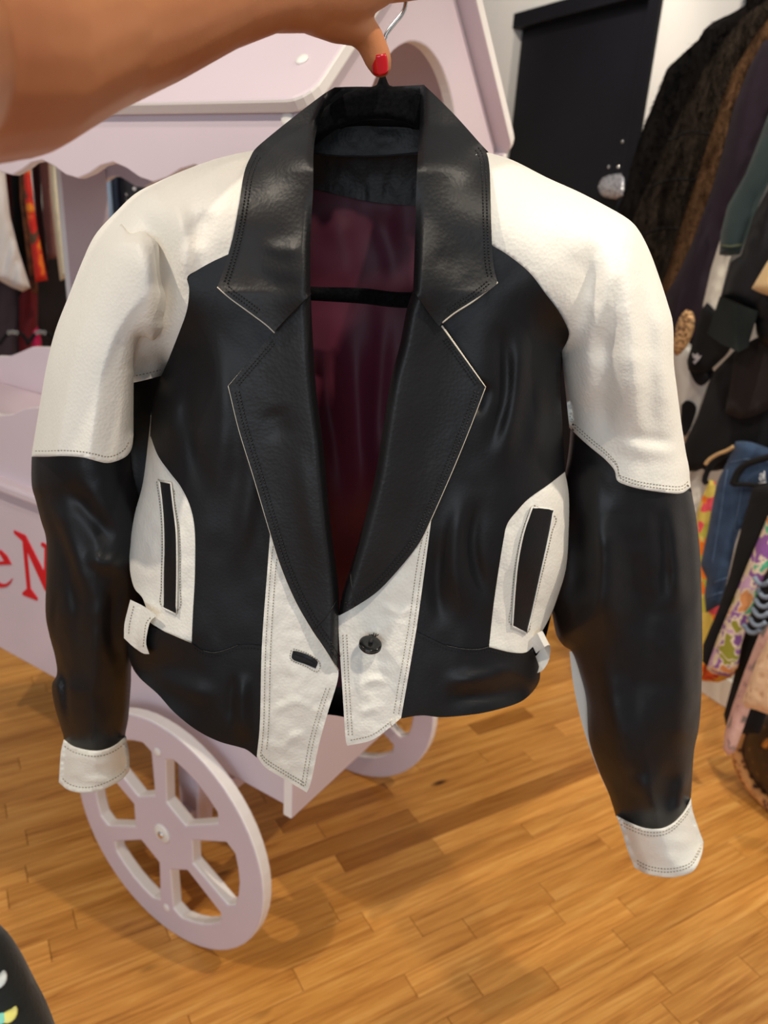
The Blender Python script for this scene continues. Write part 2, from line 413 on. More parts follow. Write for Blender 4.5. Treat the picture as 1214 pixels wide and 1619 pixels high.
t = NT('crystal', .12, .6, spec=.8); t.base(t.ramp(t.voro(130), [(.2, rgb(90, 90, 98)), (.5, rgb(205, 205, 212))])); t.bump(t.voro(160), .7, .004); M_CRY = t.m
def doorpt(x, y, off=0): return at(x, y, DW+.03-off, WN)
def to_local(p):
    c, s = math.cos(RZ), math.sin(RZ); p = np.asarray(p); return np.stack([p[..., 0]*c+p[..., 1]*s, -p[..., 0]*s+p[..., 1]*c, p[..., 2]], -1)
LK = runs([(945, 296), (952, 282), (968, 276), (988, 276), (990, 300), (984, 314), (962, 313), (950, 308), (945, 296)])
o = panel('latch', LK, lambda x, y: DW-.005-.015*np.sqrt(np.clip(pdist(x, y, [np.vstack([LK, LK[:1]])])/14, 0, 1)), M_CRY, None, .035, 4, n=WN)
o.data.vertices.foreach_set('co', to_local(np.array([v_.co for v_ in o.data.vertices])).ravel()); o.parent = door; tag(o, 'crystal faced latch')
for x, y in ((963, 264), (978, 264), (985, 224)):
    o = disc('latch_screw', to_local(doorpt(x, y, 0)), (-1, 0, 0), .006, .004, M_CHR, door)
# ------------------------------------------------------------------ lilac display cart
a_ = math.radians(-58.5); E1 = np.array([math.sin(a_), math.cos(a_), 0]); E2 = np.array([math.cos(a_), -math.sin(a_), 0])
K = np.array([-.1291, 1.0859, 0.0])
cart = root('display_cart', K, 'lilac wooden display cart with gabled roof and spoked wheels behind the jacket', 'cart', rz=math.radians(58.5), world=False)
LEN, DEP = 1.1, .555
def cart_front(x, y, off=0):
    r = rays(x, y); tt = ((K+off*E2-CAM)@E2)/(r@E2); p = CAM+r*np.asarray(tt)[..., None]; q = p-K
    return np.stack([q@E2, q@E1, p[..., 2]], -1)
def lil(name, outer, holes, fn, th, **k): return plate(name, outer, holes, fn, th, M_LIL, cart, **k)
# front panel: lower board, wavy upper board
fp = lil('front_panel', [(.02, .445), (LEN-.02, .445), (LEN-.02, .885), (.02, .885)], [], lambda u, v, w_: (w_, u, v), .018, step=.3)
us = np.linspace(.02, LEN-.02, 60)
def wave(u): 
    s = (u-.70)/.05; return 1.02+.05/(1+np.exp(s*1.9))+.012*math.sin((u-.2)*9)*(u < .6)
lil('upper_front_panel', [(.02, .885), (LEN-.02, .885)]+[(u, wave(u)) for u in us[::-1]], [], lambda u, v, w_: (w_+.004, u, v), .018, step=.05, bevel=.002)
box('moulding', (-.022, .0, .868), (.02, LEN, .890), M_LIL, cart, .006)
box('shelf', (.02, .02, .995), (DEP-.02, LEN-.02, 1.012), M_LIL, cart, .002)
def wave2(u): return 1.075+.05/(1+math.exp((u-.98)/.05*1.9))
lil('riser', [(.02, 1.012), (LEN-.02, 1.012)]+[(u, wave2(u)) for u in us[::-1]], [], lambda u, v, w_: (w_+.2, u, v), .016, step=.05, bevel=.002)
box('back_panel', (DEP-.018, .02, .445), (DEP, LEN-.02, 1.0), M_LIL, cart, .002)
box('bottom_board', (.02, .02, .46), (DEP-.02, LEN-.02, .478), M_LIL, cart, .002)
# end panels: one board each with the arch cut out under the gable
arch = [(.268+.152*math.cos(q), 1.50+.185*math.sin(q)) for q in np.linspace(math.pi, 0, 24)]
hole = [(.116, 1.06)]+arch+[(.420, 1.06)]
for e, yy in ((0, 0.0), (1, LEN-.02)):
    o = lil('end_panel', [(-.004, .425), (DEP, .425), (DEP, 1.572), (.275, 1.852), (-.004, 1.572)], [hole[::-1]], lambda u, v, w_: (u, yy+w_, v), .02, step=.015)
# roof: two slabs with rounded corners, meeting at the ridge
EV = 1.556
def roof_outline():
    r = .035; y0, y1 = -.032, LEN+.032; s1 = .424; pts = []
    for cx_, cy_, q0 in ((y0+r, r, math.pi), (y1-r, r, 1.5*math.pi)):
        for k in range(7): q = q0+k/6*math.pi/2; pts.append((cx_+r*math.cos(q), cy_+r*math.sin(q)))
    return pts+[(y1, s1), (y0, s1)]
c45 = math.sqrt(.5)
lil('roof_panel', roof_outline(), [], lambda u, v, w_: (-.025+v*c45-w_*c45, u, EV+v*c45+w_*c45), .02, step=.012, bevel=.004)
lil('roof_panel', roof_outline(), [], lambda u, v, w_: (.575-v*c45+w_*c45, u, EV+v*c45+w_*c45), .02, step=.012, bevel=.004)
def scal(u): return 1.4825-.0125*math.cos((u-.441)/.0865*math.pi)*1.0
uu = np.linspace(-.018, LEN+.018, 130)
for nm, x0 in (('valance', -.018), ('valance', DEP+.002)):
    lil(nm, [(u, scal(u)) for u in uu]+[(LEN+.018, 1.562), (-.018, 1.562)], [], lambda u, v, w_: (x0+w_, u, v), .016, step=.03, bevel=.002)
# wheels
def wheel(xc):
    R = .265; ang = np.linspace(0, 2*math.pi, 73)[:-1]
    outer = [(R*math.cos(q), R*math.sin(q)) for q in ang]; holes = []
    for k in range(6):
        c = math.radians(60*k); r0, r1 = .088, .205
        pts = [(r0, -.34), (r0, .34)]
        for q in np.linspace(.42, -.42, 9): pts.append((r1-(.014 if abs(q) > .4 else 0), q))
        pts = [(r*math.cos(c+q), r*math.sin(c+q)) for r, q in pts]; holes.append(pts[::-1] if False else pts)
    wh = plate('wheel', outer, holes, lambda u, v, w_: (xc+w_, .289+u, .265+v), .026, M_LIL, cart, step=.03, bevel=.004)
    s = -1 if xc < .2 else 1; xf = xc if s < 0 else xc+.026
    disc('hub_cap', (xf, .289, .265), (s, 0, 0), .022, .003, M_SCR, wh); disc('hub_bolt', (xf+s*.003, .289, .265), (s, 0, 0), .008, .004, M_CHR, wh)
    for k in range(6):
        q = math.radians(30+60*k)
        if k in (1, 4): disc('screw', (xf, .289+.20*math.cos(q), .265+.20*math.sin(q)), (s, 0, 0), .009, .002, M_SCR, wh)
    return wh
wheel(-.052); wheel(.585)
box('axle', (-.03, .270, .247), (.59, .308, .283), M_LIL, cart, .004)
for xx in (.02, .48): box('strut', (xx, .26, .24), (xx+.04, .318, .462), M_LIL, cart, .004)
for xx in (.30,): box('leg', (xx, LEN-.05, 0), (xx+.045, LEN-.005, .462), M_LIL, cart, .004)
def cap(px, py, off, nrm):
    p = cart_front(px, py, off); disc('screw', p, nrm, .010, .003, M_SCR, cart)
def roof_pt(px, py):
    r = rays(px, py); n3 = (-E2+np.array([0, 0, 1]))*c45; p0 = K+E2*-.025+np.array([0, 0, EV])+n3*.02
    p = CAM+r*((p0-CAM)@n3/(r@n3)); q = p-K; return (q@E2, q@E1, p[2])
disc('screw', roof_pt(478, 95), (-1, 0, 1), .009, .003, M_SCR, cart); cap(455, 189, -.018, (-1, 0, 0))
# red serif letters on the front
def letter(outer, holes=()):
    f3 = lambda q: [tuple(cart_front(x, y)[1:]) for x, y in q]
    plate('letter', f3(outer), [f3(h) for h in holes], lambda u, v, w_: (-w_, u, v), .003, M_RED, fp, step=.02, bevel=.0005)
letter([(23, 838), (41, 846), (71, 905), (72, 866), (66, 862), (67, 857), (90, 868), (90, 873), (79, 870), (79, 935), (73, 934), (43, 868), (49, 930), (60, 945), (60, 949), (37, 940), (37, 936), (44, 930), (37, 855), (24, 843)])
letter(runs([(-24, 895), (-16, 872), (-2, 868), (10, 876), (19, 892)], [(19, 892), (-14, 893)], [(-14, 893), (-10, 910), (0, 921), (10, 923), (21, 914)], [(21, 914), (14, 926), (0, 928), (-14, 920), (-24, 895)]), [runs([(-13, 888), (-8, 876), (0, 874), (8, 887)], [(8, 887), (-13, 888)])])
# ------------------------------------------------------------------ jacket
J0 = .64
jl = at(np.array(560.), np.array(1150.), np.array(J0)); 
jacket = root('leather_jacket', tuple(jl), 'cropped black and white leather jacket held up on a hanger', 'jacket')
OUT_L = catmull([(400, 238), (345, 250), (299, 266), (255, 285), (214, 306), (180, 338), (150, 372), (131, 411), (110, 464), (88, 521), (74, 576), (62, 645), (53, 700), (50, 724), (50, 766), (57, 793), (65, 824), (73, 854), (73, 908), (72, 969), (78, 1004), (87, 1038), (90, 1065), (82, 1084), (86, 1115), (96, 1149), (101, 1170), (96, 1191), (93, 1236)])
OUT_R = catmull([(772, 241), (812, 254), (865, 281), (912, 302), (955, 324), (991, 345), (1009, 363), (1026, 395), (1041, 435), (1055, 478), (1064, 514), (1065, 571), (1070, 614), (1077, 668), (1084, 714), (1089, 739), (1092, 770), (1101, 822), (1107, 883), (1110, 985), (1109, 1087), (1105, 1148), (1097, 1189), (1093, 1250), (1092, 1262), (1095, 1282), (1103, 1307), (1112, 1331)])
SIDE_L = catmull([(262, 575), (246, 617), (240, 650), (234, 691), (226, 763), (213, 813), (206, 859), (204, 897), (206, 940), (198, 1000), (202, 1030), (212, 1060)])
SIDE_R = catmull([(888, 556), (886, 614), (890, 686), (894, 748), (900, 785), (900, 834), (895, 896), (882, 942), (867, 985), (856, 1040), (853, 1075), (842, 1094)])
INN_L = catmull([(228, 540), (216, 545), (212, 575), (211, 640), (211, 690), (214, 740), (226, 800), (232, 880), (226, 960), (209, 1046), (207, 1080), (203, 1134), (198, 1164), (203, 1191), (205, 1218)])
INN_R = catmull([(890, 560), (891, 582), (896, 627), (902, 660), (898, 720), (884, 800), (872, 900), (870, 950), (874, 977), (880, 1005), (891, 1021), (905, 1032), (917, 1066), (927, 1107), (931, 1168), (946, 1217), (962, 1254), (973, 1288), (982, 1311), (992, 1344), (1003, 1372)])
def g(d, R):
    q = np.clip(d/R, 0, 1); return np.sqrt(np.clip(1-(1-q)**2, 0, 1))
def sstep(x, a, b): q = np.clip((x-a)/(b-a), 0, 1); return q*q*(3-2*q)
def fold(x, y, line, wdt, amp):
    """soft ridge or valley along a line, dying out towards both ends"""
    ln = catmull(line); x = np.asarray(x, float); y = np.asarray(y, float); seg = np.hypot(*np.diff(ln, axis=0).T); cum = np.r_[0, np.cumsum(seg)]
    best = np.full(x.shape, 1e9); s = np.zeros(x.shape)
    for i, (a, b) in enumerate(zip(ln[:-1], ln[1:])):
        v_ = b-a; L = v_@v_
        if L == 0: continue
        tt = np.clip(((x-a[0])*v_[0]+(y-a[1])*v_[1])/L, 0, 1); dd = np.hypot(x-a[0]-tt*v_[0], y-a[1]-tt*v_[1]); m = dd < best
        best[m] = dd[m]; s[m] = (cum[i]+tt[m]*seg[i])/cum[-1]
    w_ = sstep(s, 0, .35)*sstep(1-s, 0, .35)
    return amp*w_*np.exp(-(best/wdt)**2)
def lip(x, y, line, wdt, amp):
    """one-sided fold: a ridge whose left side falls slowly, right side sharply"""
    ln = catmull(line); d = pdist(x, y, [ln]); s = np.zeros(len(x)); best = np.full(len(x), 1e9)
    for a, b in zip(ln[:-1], ln[1:]):
        v_ = b-a; L = v_@v_; tt = np.clip(((x-a[0])*v_[0]+(y-a[1])*v_[1])/L, 0, 1); dd = np.hypot(x-a[0]-tt*v_[0], y-a[1]-tt*v_[1])
        c = v_[0]*(y-a[1])-v_[1]*(x-a[0]); m = dd < best; best[m] = dd[m]; s[m] = np.sign(c[m])
    wd_ = np.where(s > 0, wdt, wdt*.28); return amp*np.exp(-(d/wd_)**2)
FOLDS_B = [([(330, 500), (350, 640), (345, 800)], 22, -.005), ([(385, 600), (395, 760), (370, 920)], 16, -.004), ([(290, 560), (300, 680), (330, 800)], 14, .004), ([(280, 620), (262, 700)], 12, -.004),
           ([(838, 480), (815, 620), (790, 760)], 17, -.006), ([(790, 500), (800, 620), (770, 720)], 12, .006), ([(862, 560), (850, 660), (845, 740)], 14, -.005), ([(735, 760), (720, 880), (735, 990)], 17, -.006), ([(700, 830), (690, 920), (700, 1000)], 12, .004), ([(760, 780), (745, 860), (770, 960)], 12, .0045), ([(745, 660), (770, 600)], 14, .005),
           ([(230, 1060), (290, 1085), (350, 1105)], 16, -.004), ([(384, 1060), (380, 1120), (389, 1180)], 12, -.005), ([(370, 1060), (366, 1150)], 8, .003), ([(690, 1080), (770, 1070), (840, 1050)], 13, -.005), ([(700, 1105), (780, 1098), (830, 1085)], 10, .004)]
def torso(x, y):
    x = np.asarray(x, float); y = np.asarray(y, float)
    d = pdist(x, y, [OUT_L[:80], OUT_R[:80], SIDE_L, SIDE_R])
    D = J0+.03-.082*g(d, 135)
    D -= .012*sstep(y, 900, 1180)
    for f_ in FOLDS_B: D = D+fold(x, y, *f_)
    return D+.0013*vnoise(x/48+3, y/110)+.0003*vnoise(x/17, y/30)
def sleeve(inn, out, y0, shift):
    def f(x, y):
        x = np.asarray(x, float); y = np.asarray(y, float)
        d = np.maximum(0, pdist(x, y, [inn, out])-1.6); s = sstep(y, y0, y0+170)
        return d, J0+.03+shift*s
    return f
SL = sleeve(INN_L, OUT_L, 560, .034); SR = sleeve(INN_R, OUT_R, 560, .034)
FL = [([(150, 470), (130, 560), (120, 660)], 22, -.004), ([(175, 400), (190, 470), (185, 540)], 18, -.006), ([(120, 690), (170, 680), (205, 690)], 14, -.004), ([(115, 705), (165, 712)], 8, .003),
      ([(75, 780), (110, 860), (145, 960)], 18, -.008), ([(60, 780), (95, 850), (118, 940), (120, 1040)], 9, .006), ([(100, 760), (150, 820), (185, 870)], 15, .008), ([(90, 930), (84, 1000), (100, 1080), (108, 1170)], 5, .009), ([(150, 900), (160, 1000), (150, 1120)], 22, -.006), ([(185, 900), (178, 1000), (190, 1080)], 12, .006), ([(135, 870), (165, 892), (200, 880)], 13, -.006)]
FR = [([(985, 335), (994, 430), (1000, 540), (1004, 740)], 22, -.009), ([(1030, 400), (1046, 540), (1060, 740)], 18, -.004), ([(1012, 420), (1026, 560), (1030, 720)], 16, .005), ([(940, 380), (922, 470), (908, 560)], 18, .006), ([(975, 380), (955, 480), (925, 570)], 16, -.006), ([(958, 480), (950, 600), (962, 720)], 20, .008), ([(925, 500), (936, 570), (930, 660)], 16, -.004), ([(972, 700), (1030, 712), (1088, 722)], 15, -.004), ([(975, 690), (1030, 696), (1080, 700)], 10, .003), ([(830, 320), (890, 350), (940, 410)], 30, -.004), ([(800, 300), (830, 370), (850, 430)], 22, .003),
      ([(1055, 780), (1066, 880), (1075, 980)], 16, -.007), ([(1040, 790), (1052, 880), (1050, 960)], 14, .006), ([(930, 780), (960, 900), (940, 1030)], 30, -.011), ([(900, 780), (915, 880), (900, 980)], 18, .009), ([(1000, 820), (1015, 1000), (1000, 1180)], 34, .008), ([(1078, 930), (1084, 1100), (1072, 1270)], 22, -.007), ([(955, 1040), (975, 1160), (1005, 1280)], 26, -.008), ([(1005, 1220), (1042, 1300)], 16, -.006), ([(1062, 1200), (1048, 1300)], 13, .006), ([(1088, 1215), (1066, 1300)], 10, -.006)]
def sl_front(x, y):
    d, b = SL(x, y); D = b-.060*g(d, 88)
    for f_ in FL: D = D+fold(x, y, *f_)*np.clip(d/14, 0, 1)
    return D+(.0012*vnoise(x/38+9, y/60)+.0005*vnoise(x/15, y/19))*np.clip(d/10, 0, 1)
def sr_front(x, y):
    d, b = SR(x, y); D = b-.062*g(d, 95)
    for f_ in FR: D = D+fold(x, y, *f_)*np.clip(d/14, 0, 1)
    return D+(.0012*vnoise(x/38+31, y/60+5)+.0005*vnoise(x/15, y/19))*np.clip(d/10, 0, 1)
def sl_back(x, y): d, b = SL(x, y); return b+.045*g(d, 88)+.0005
def sr_back(x, y): d, b = SR(x, y); return b+.045*g(d, 95)+.0005
off = lambda f, k: (lambda x, y: f(x, y)+k)
# --- left yoke (white), the sleeve's folded cap lies over it
seam_l = [(361, 402), (335, 414), (312, 427), (296, 438), (299, 456), (297, 482), (292, 502), (278, 539), (264, 574), (255, 594)]
YV = [([(205, 320), (240, 365), (264, 440), (258, 560)], 20, .014), ([(272, 300), (290, 380), (288, 470)], 15, -.006), ([(330, 330), (310, 400)], 14, .003), ([(240, 560), (225, 600)], 20, .008), ([(220, 300), (260, 310)], 14, -.003)]
def yoke_l(x, y):
    D = torso(x, y)
    for f_ in YV: D = D+fold(x, y, *f_)
    return D
pts = catmull([(420, 232), (400, 238), (345, 250), (299, 266), (255, 285), (214, 306), (180, 338), (172, 347)])
yk = runs([(420, 240), (400, 238), (345, 250), (299, 266), (255, 285), (214, 306), (180, 338)], [(180, 338), (176, 420), (180, 520), (196, 608)], [(196, 608), (225, 602), (255, 594)], seam_l[::-1], [(361, 402), (385, 390), (405, 330), (412, 280), (420, 240)])
panel('yoke', yk, yoke_l, M_WHT, jacket, .002, 5)
stitches('stitching', [(200, 597), (225, 592), (262, 583)], yoke_l, M_STW, jacket)
lip_l = [(180, 338), (194, 356), (206, 369), (224, 366), (242, 376), (251, 390), (252, 420), (255, 445), (262, 468), (261, 490), (257, 505), (257, 520), (243, 538), (232, 534), (221, 534), (216, 545)]
hem_l = [(50, 722), (75, 722), (101, 721), (130, 723), (150, 728), (168, 732), (184, 729), (200, 721), (208, 709), (211, 690)]
def cap_l(x, y):
    ln = catmull(lip_l); d1 = pdist(x, y, [ln, INN_L[:24]]); d, b = SL(x, y)
    base = np.minimum(sl_front(x, y), yoke_l(x, y)-.005)
    top = np.clip((y-345)/40, 0, 1)
    edge = pdist(x, y, [OUT_L])
    D = base-.013*top*g(d1, 22)*np.clip(edge/25, 0, 1)
    D = np.where(edge < 40, D*(edge/40)+sl_front(x, y)*(1-edge/40), D)
    return D
upl = runs([tuple(q) for q in OUT_L[30:79]]+[(50, 722)], hem_l, [(211, 690), (211, 640), (212, 575), (216, 545)], lip_l[::-1])
panel('upper_sleeve', upl, cap_l, M_WHT, jacket, step=5, back=lambda x, y: np.maximum(sl_back(x, y), cap_l(x, y)+.002))
st = [(q[0]+(1 if i == 0 else 0), q[1]-9) for i, q in enumerate(hem_l[:-2])]+[(202, 704)]
stitches('stitching', [(52, 713), (75, 713), (101, 712), (130, 714), (150, 718), (168, 722), (184, 719), (198, 709), (205, 695)], cap_l, M_STW, jacket, 5, 3)
ug = runs([(196, 585), (262, 570), (262, 640), (252, 760), (236, 860), (215, 860), (205, 760), (196, 585)])
panel('underarm_gusset', ug, lambda x, y: J0+.046+.004*np.sin((x-196)/16)+.001*vnoise(x/15, y/30), M_BLK, jacket, .002, 6)
# --- left lower sleeve and cuff
lowl = runs([tuple(q) for q in OUT_L[72:157]]+[(101, 1172)], [(101, 1172), (119, 1184), (153, 1190), (180, 1182), (198, 1164)], [tuple(q) for q in INN_L[::-1] if 560 < q[1] < 1164], [(213, 570), (140, 600), (70, 640)])
panel('lower_sleeve', lowl, lambda x, y: sl_front(x, y)+.004*np.clip(SL(x, y)[0]/15, 0, 1), M_BLK, jacket, step=5, back=lambda x, y: sl_back(x, y)-.004*np.clip(SL(x, y)[0]/15, 0, 1))
cuffl = [(101, 1169), (119, 1181), (153, 1187), (180, 1179), (199, 1163)]
def cuff_l(x, y): d, b = SL(x, y); return b-.004-.058*g(np.maximum(d, 3), 62)+.0012*vnoise(x/20, y/9)
cl = runs(cuffl, [(199, 1163), (204, 1191), (205, 1218)], [(205, 1218), (192, 1233), (161, 1249), (134, 1254), (108, 1249), (93, 1237)], [(93, 1237), (96, 1191), (101, 1169)])
panel('cuff', cl, cuff_l, M_WHT, jacket, step=5, back=lambda x, y: sl_back(x, y)+.004)
stitches('stitching', [(99, 1178), (119, 1190), (153, 1196), (180, 1188), (200, 1173)], cuff_l, M_STW, jacket, 5, 3)
stitches('stitching', [(96, 1228), (110, 1240), (134, 1245), (161, 1240), (190, 1225), (204, 1209)], cuff_l, M_STW, jacket, 5, 3)
# --- right yoke and sleeve in one white piece
seam_r = [(778, 388), (804, 404), (837, 431), (862, 464), (883, 492), (898, 521), (898, 535), (888, 556)]
hem_r = [(1092, 770), (1077, 780), (1052, 779), (1012, 773), (987, 766), (975, 759), (971, 743), (955, 725), (933, 707), (915, 691), (900, 676)]
def white_r(x, y):
    wgt = sstep(x, 840, 960); s2 = sstep(y, 470, 600); wgt = np.maximum(wgt, s2)
    a_, b_ = torso(x, y), sr_front(x, y)
    return a_*(1-wgt)+np.minimum(b_, 9)*wgt
def white_rb(x, y): 
    d = np.maximum(0, pdist(x, y, [OUT_R, INN_R])-1.6); return J0+.031+.034*sstep(y, 560, 730)+.045*g(d, 95)
outr = [tuple(q) for q in OUT_R[0:97]]
wr = runs([(752, 244), (772, 241)], outr+[(1092, 770)], hem_r, [(900, 676), (892, 600), (888, 556)], seam_r[::-1], [(778, 388), (760, 370), (752, 300), (752, 244)])
panel('upper_sleeve', wr, white_r, M_WHT, jacket, step=5, back=lambda x, y: np.maximum(white_rb(x, y), white_r(x, y)+.002))
for k in (6, 11): stitches('stitching', [(1090, 770-k), (1077, 780-k), (1052, 779-k), (1012, 773-k), (989, 766-k), (979, 757-k*.6), (975, 740-k*.6), (957, 724-k), (935, 706-k), (917, 690-k), (906, 680-k)], white_r, M_STW, jacket, 5, 3)
lowr = runs([(1088, 745), (1092, 775)], [tuple(q) for q in OUT_R[96:145]]+[(1090, 1268)], [(1090, 1268), (1082, 1284), (1064, 1303), (1044, 1312), (1019, 1311), (995, 1302), (973, 1290)], [tuple(q) for q in INN_R[::-1] if 640 < q[1] < 1289], [(900, 660), (960, 700), (1030, 735), (1088, 745)])
panel('lower_sleeve', lowr, lambda x, y: sr_front(x, y)+.004*np.clip(SR(x, y)[0]/15, 0, 1), M_BLK, jacket, step=5, back=lambda x, y: sr_back(x, y)-.004*np.clip(SR(x, y)[0]/15, 0, 1))
def cuff_r(x, y): d, b = SR(x, y); return b-.006-.058*g(np.maximum(d, 3), 65)+.0012*vnoise(x/22+4, y/14)
cr = runs([(974, 1289), (995, 1300), (1019, 1309), (1044, 1310), (1064, 1301), (1082, 1282), (1092, 1262)], [(1092, 1262), (1095, 1282), (1103, 1307), (1112, 1331)], [(1112, 1331), (1109, 1352), (1097, 1376), (1076, 1385), (1052, 1387), (1023, 1382), (1003, 1372)], [(1003, 1372), (992, 1344), (982, 1311), (974, 1289)])
panel('cuff', cr, cuff_r, M_WHT, jacket, step=5, back=lambda x, y: sr_back(x, y)+.004)
for k in (6, 11): stitches('stitching', [(978, 1291+k), (995, 1300+k), (1019, 1309+k), (1044, 1310+k), (1064, 1301+k), (1084, 1280+k), (1094, 1265+k)], cuff_r, M_STW, jacket, 5, 3)
for k in (5, 10): stitches('stitching', [(1110, 1342-k), (1104, 1355-k), (1093, 1373-k), (1076, 1381-k), (1052, 1384-k), (1023, 1379-k), (1003, 1368-k)], cuff_r, M_STW, jacket, 5, 3)
bs = runs([(900, 1030), (907, 1087), (921, 1148), (942, 1209), (960, 1250)], [(960, 1250), (975, 1240), (950, 1150), (925, 1040), (900, 1030)])
panel('sleeve_stripe', bs, lambda x, y: sr_back(x, y)*0+J0+.073+0*x, M_WHT, jacket, .004, 6)
# --- torso fronts
side_l = [(238, 690), (250, 721), (270, 749), (286, 770), (301, 802), (308, 841), (308, 911), (305, 968), (303, 1017)]
hemtop_l = [(303, 1017), (321, 1029), (338, 1032), (356, 1028), (377, 1020), (395, 1019), (414, 1021)]
fl = runs(seam_l, [(255, 594), (246, 617), (240, 650), (237, 690)], side_l, hemtop_l, [(414, 1021), (423, 897), (427, 844)], [(427, 844), (446, 830), (468, 700), (470, 600), (462, 520), (430, 440), (361, 402)])
panel('front_panel', fl, torso, M_BLK, jacket, .002, 6)
side_r = [(893, 746), (867, 766), (836, 788), (818, 807), (802, 828), (796, 853), (788, 902), (780, 958), (773, 1023)]
hemtop_r = [(659, 999), (682, 1010), (706, 1021), (731, 1026), (756, 1027), (773, 1023)]
fr = runs(seam_r, [(888, 556), (886, 614), (890, 686), (893, 746)], side_r, hemtop_r[::-1], [(659, 999), (672, 896), (682, 819)], [(682, 819), (662, 790), (640, 740), (662, 600), (672, 520), (700, 450), (778, 388)])
panel('front_panel', fr, torso, M_BLK, jacket, .002, 6)
# --- white side panels with the black pocket welts
def sidep(x, y): return torso(x, y)+.0008*vnoise(x/12, y/16)
wl = runs(side_l[::-1], [(238, 690), (239, 650)], [(239, 650), (235, 691), (226, 763), (213, 813), (206, 859), (205, 897), (212, 929), (226, 947), (238, 985)], [(238, 985), (261, 999), (286, 1010), (303, 1017)])
panel('side_panel', wl, off(sidep, .0015), M_WHT, jacket, .002, 5)
wr2 = runs(side_r, [(773, 1023), (805, 1031), (830, 1032), (842, 1023)], [(842, 1023), (867, 980), (882, 942), (895, 896), (899, 834), (899, 782), (893, 746)])
panel('side_panel', wr2, off(sidep, .0015), M_WHT, jacket, .002, 5)
pl = runs([(252, 760), (270, 764)], [(270, 764), (274, 799), (279, 841), (280, 897), (279, 971)], [(279, 971), (258, 961)], [(258, 961), (258, 911), (259, 858), (257, 806), (252, 760)])
pr = runs([(841, 802), (875, 806)], [(875, 806), (867, 850), (855, 905), (842, 964), (833, 1001)], [(833, 1001), (810, 990)], [(810, 990), (813, 942), (818, 890), (827, 844), (841, 802)])
for P_ in (pl, pr):
    c = P_.mean(0)
    pk = panel('pocket_welt', P_, lambda x, y: torso(x, y)-.0012+.0035*np.exp(-((pdist(x, y, [np.vstack([P_, P_[:1]])])-0)/4)**2)*0, M_BLK, jacket, .003, 5)
    loop = np.vstack([P_, P_[:1]]); big = c+(loop-c)*np.array([1+5/max(10, np.ptp(P_[:, 0])/2), 1+4.5/(np.ptp(P_[:, 1])/2)])
    tube('pocket_piping', at(loop[:, 0], loop[:, 1], torso(loop[:, 0], loop[:, 1])-.0013), .0008, M_WHT, jacket, 6)
    stitches('stitching', [tuple(q) for q in big[::3]]+[tuple(big[-1])], off(sidep, .0012), M_STW, jacket, 4.5, 2.8)
# --- hem bands
hl = runs([(232, 988), (261, 999), (286, 1010), (303, 1017)], hemtop_l, [(414, 1021), (411, 1140), (406, 1198)], [(406, 1198), (391, 1186), (377, 1181), (345, 1172), (310, 1154), (275, 1126), (250, 1098), (222, 1073), (208, 1052), (200, 1018), (205, 990), (232, 988)])
panel('hem_band', hl, off(torso, -.001), M_BLK, jacket, .003, 6)
hr = runs(hemtop_r, [(773, 1023), (805, 1031), (830, 1033), (842, 1026)], [(842, 1026), (853, 1057), (852, 1078), (839, 1097), (818, 1112), (774, 1125), (737, 1131), (697, 1134), (666, 1131), (634, 1136)], [(634, 1136), (648, 1060), (659, 999)])
panel('hem_band', hr, off(torso, -.001), M_BLK, jacket, .003, 6)
stitches('stitching', [(303, 1023), (321, 1035), (338, 1038), (356, 1034), (377, 1026), (395, 1025), (412, 1027)], off(torso, -.001), M_STB, jacket, 5, 3.2)
stitches('stitching', [(659, 1005), (682, 1016), (706, 1027), (731, 1032), (756, 1033), (773, 1029), (805, 1037), (830, 1038)], off(torso, -.001), M_STB, jacket, 5, 3.2)
hemline = lambda pts: tube('hem_glint_ridge', at(np.array([p[0] for p in catmull(pts)]), np.array([p[1] for p in catmull(pts)]), torso(catmull(pts)[:, 0], catmull(pts)[:, 1])-.0012), .0006, M_BLK2, jacket, 5)  # thin ridge shaped to catch a highlight along the hem seam, no real piping
hemline(hemtop_l[1:5]); hemline(hemtop_r[2:])
# --- white front plackets
def placket(x, y): return torso(x, y)-.003+.0006*vnoise(x/19+2+y/60, y/13-x/40)+.0003*vnoise(x/7, y/9)+fold(x, y, [(430, 1130), (460, 1110), (500, 1120)], 7, -.0015)+fold(x, y, [(440, 1190), (470, 1160), (490, 1170)], 6, -.0015)+fold(x, y, [(560, 1090), (590, 1075), (620, 1080)], 6, -.0015)+fold(x, y, [(600, 950), (630, 970), (650, 960)], 6, -.0015)+fold(x, y, [(565, 1130), (600, 1115)], 6, -.0012)
lap_out_l = [(361, 610), (378, 680), (400, 751), (424, 832), (443, 893), (466, 948), (492, 994), (513, 1025), (535, 1060)]
pkl = runs([(427, 844), (423, 897), (414, 1021), (411, 1140), (406, 1195)], [(406, 1195), (419, 1213), (448, 1231), (485, 1253)], [(485, 1253), (492, 1235), (505, 1174), (520, 1121), (531, 1086), (535, 1066), (533, 1050)], [(533, 1050), (530, 1010), (500, 940), (470, 880), (440, 830), (427, 844)])
panel('placket', pkl, placket, M_WHT, jacket, .003, 5)
pkr = runs([(682, 819), (672, 896), (660, 983), (654, 1020), (634, 1135)], [(634, 1135), (619, 1148), (588, 1170), (549, 1179)], [(549, 1179), (546, 1165), (541, 1086), (536, 1012), (535, 974)], [(535, 974), (560, 930), (600, 890), (650, 830), (682, 819)])
panel('placket', pkr, placket, M_WHT, jacket, .003, 5)
for k in (5, 13): stitches('stitching', [(427+k, 850+k*2), (423+k, 897), (415+k, 1021), (412+k, 1140), (408+k, 1190)], placket, M_STW, jacket, 4.6, 2.8)
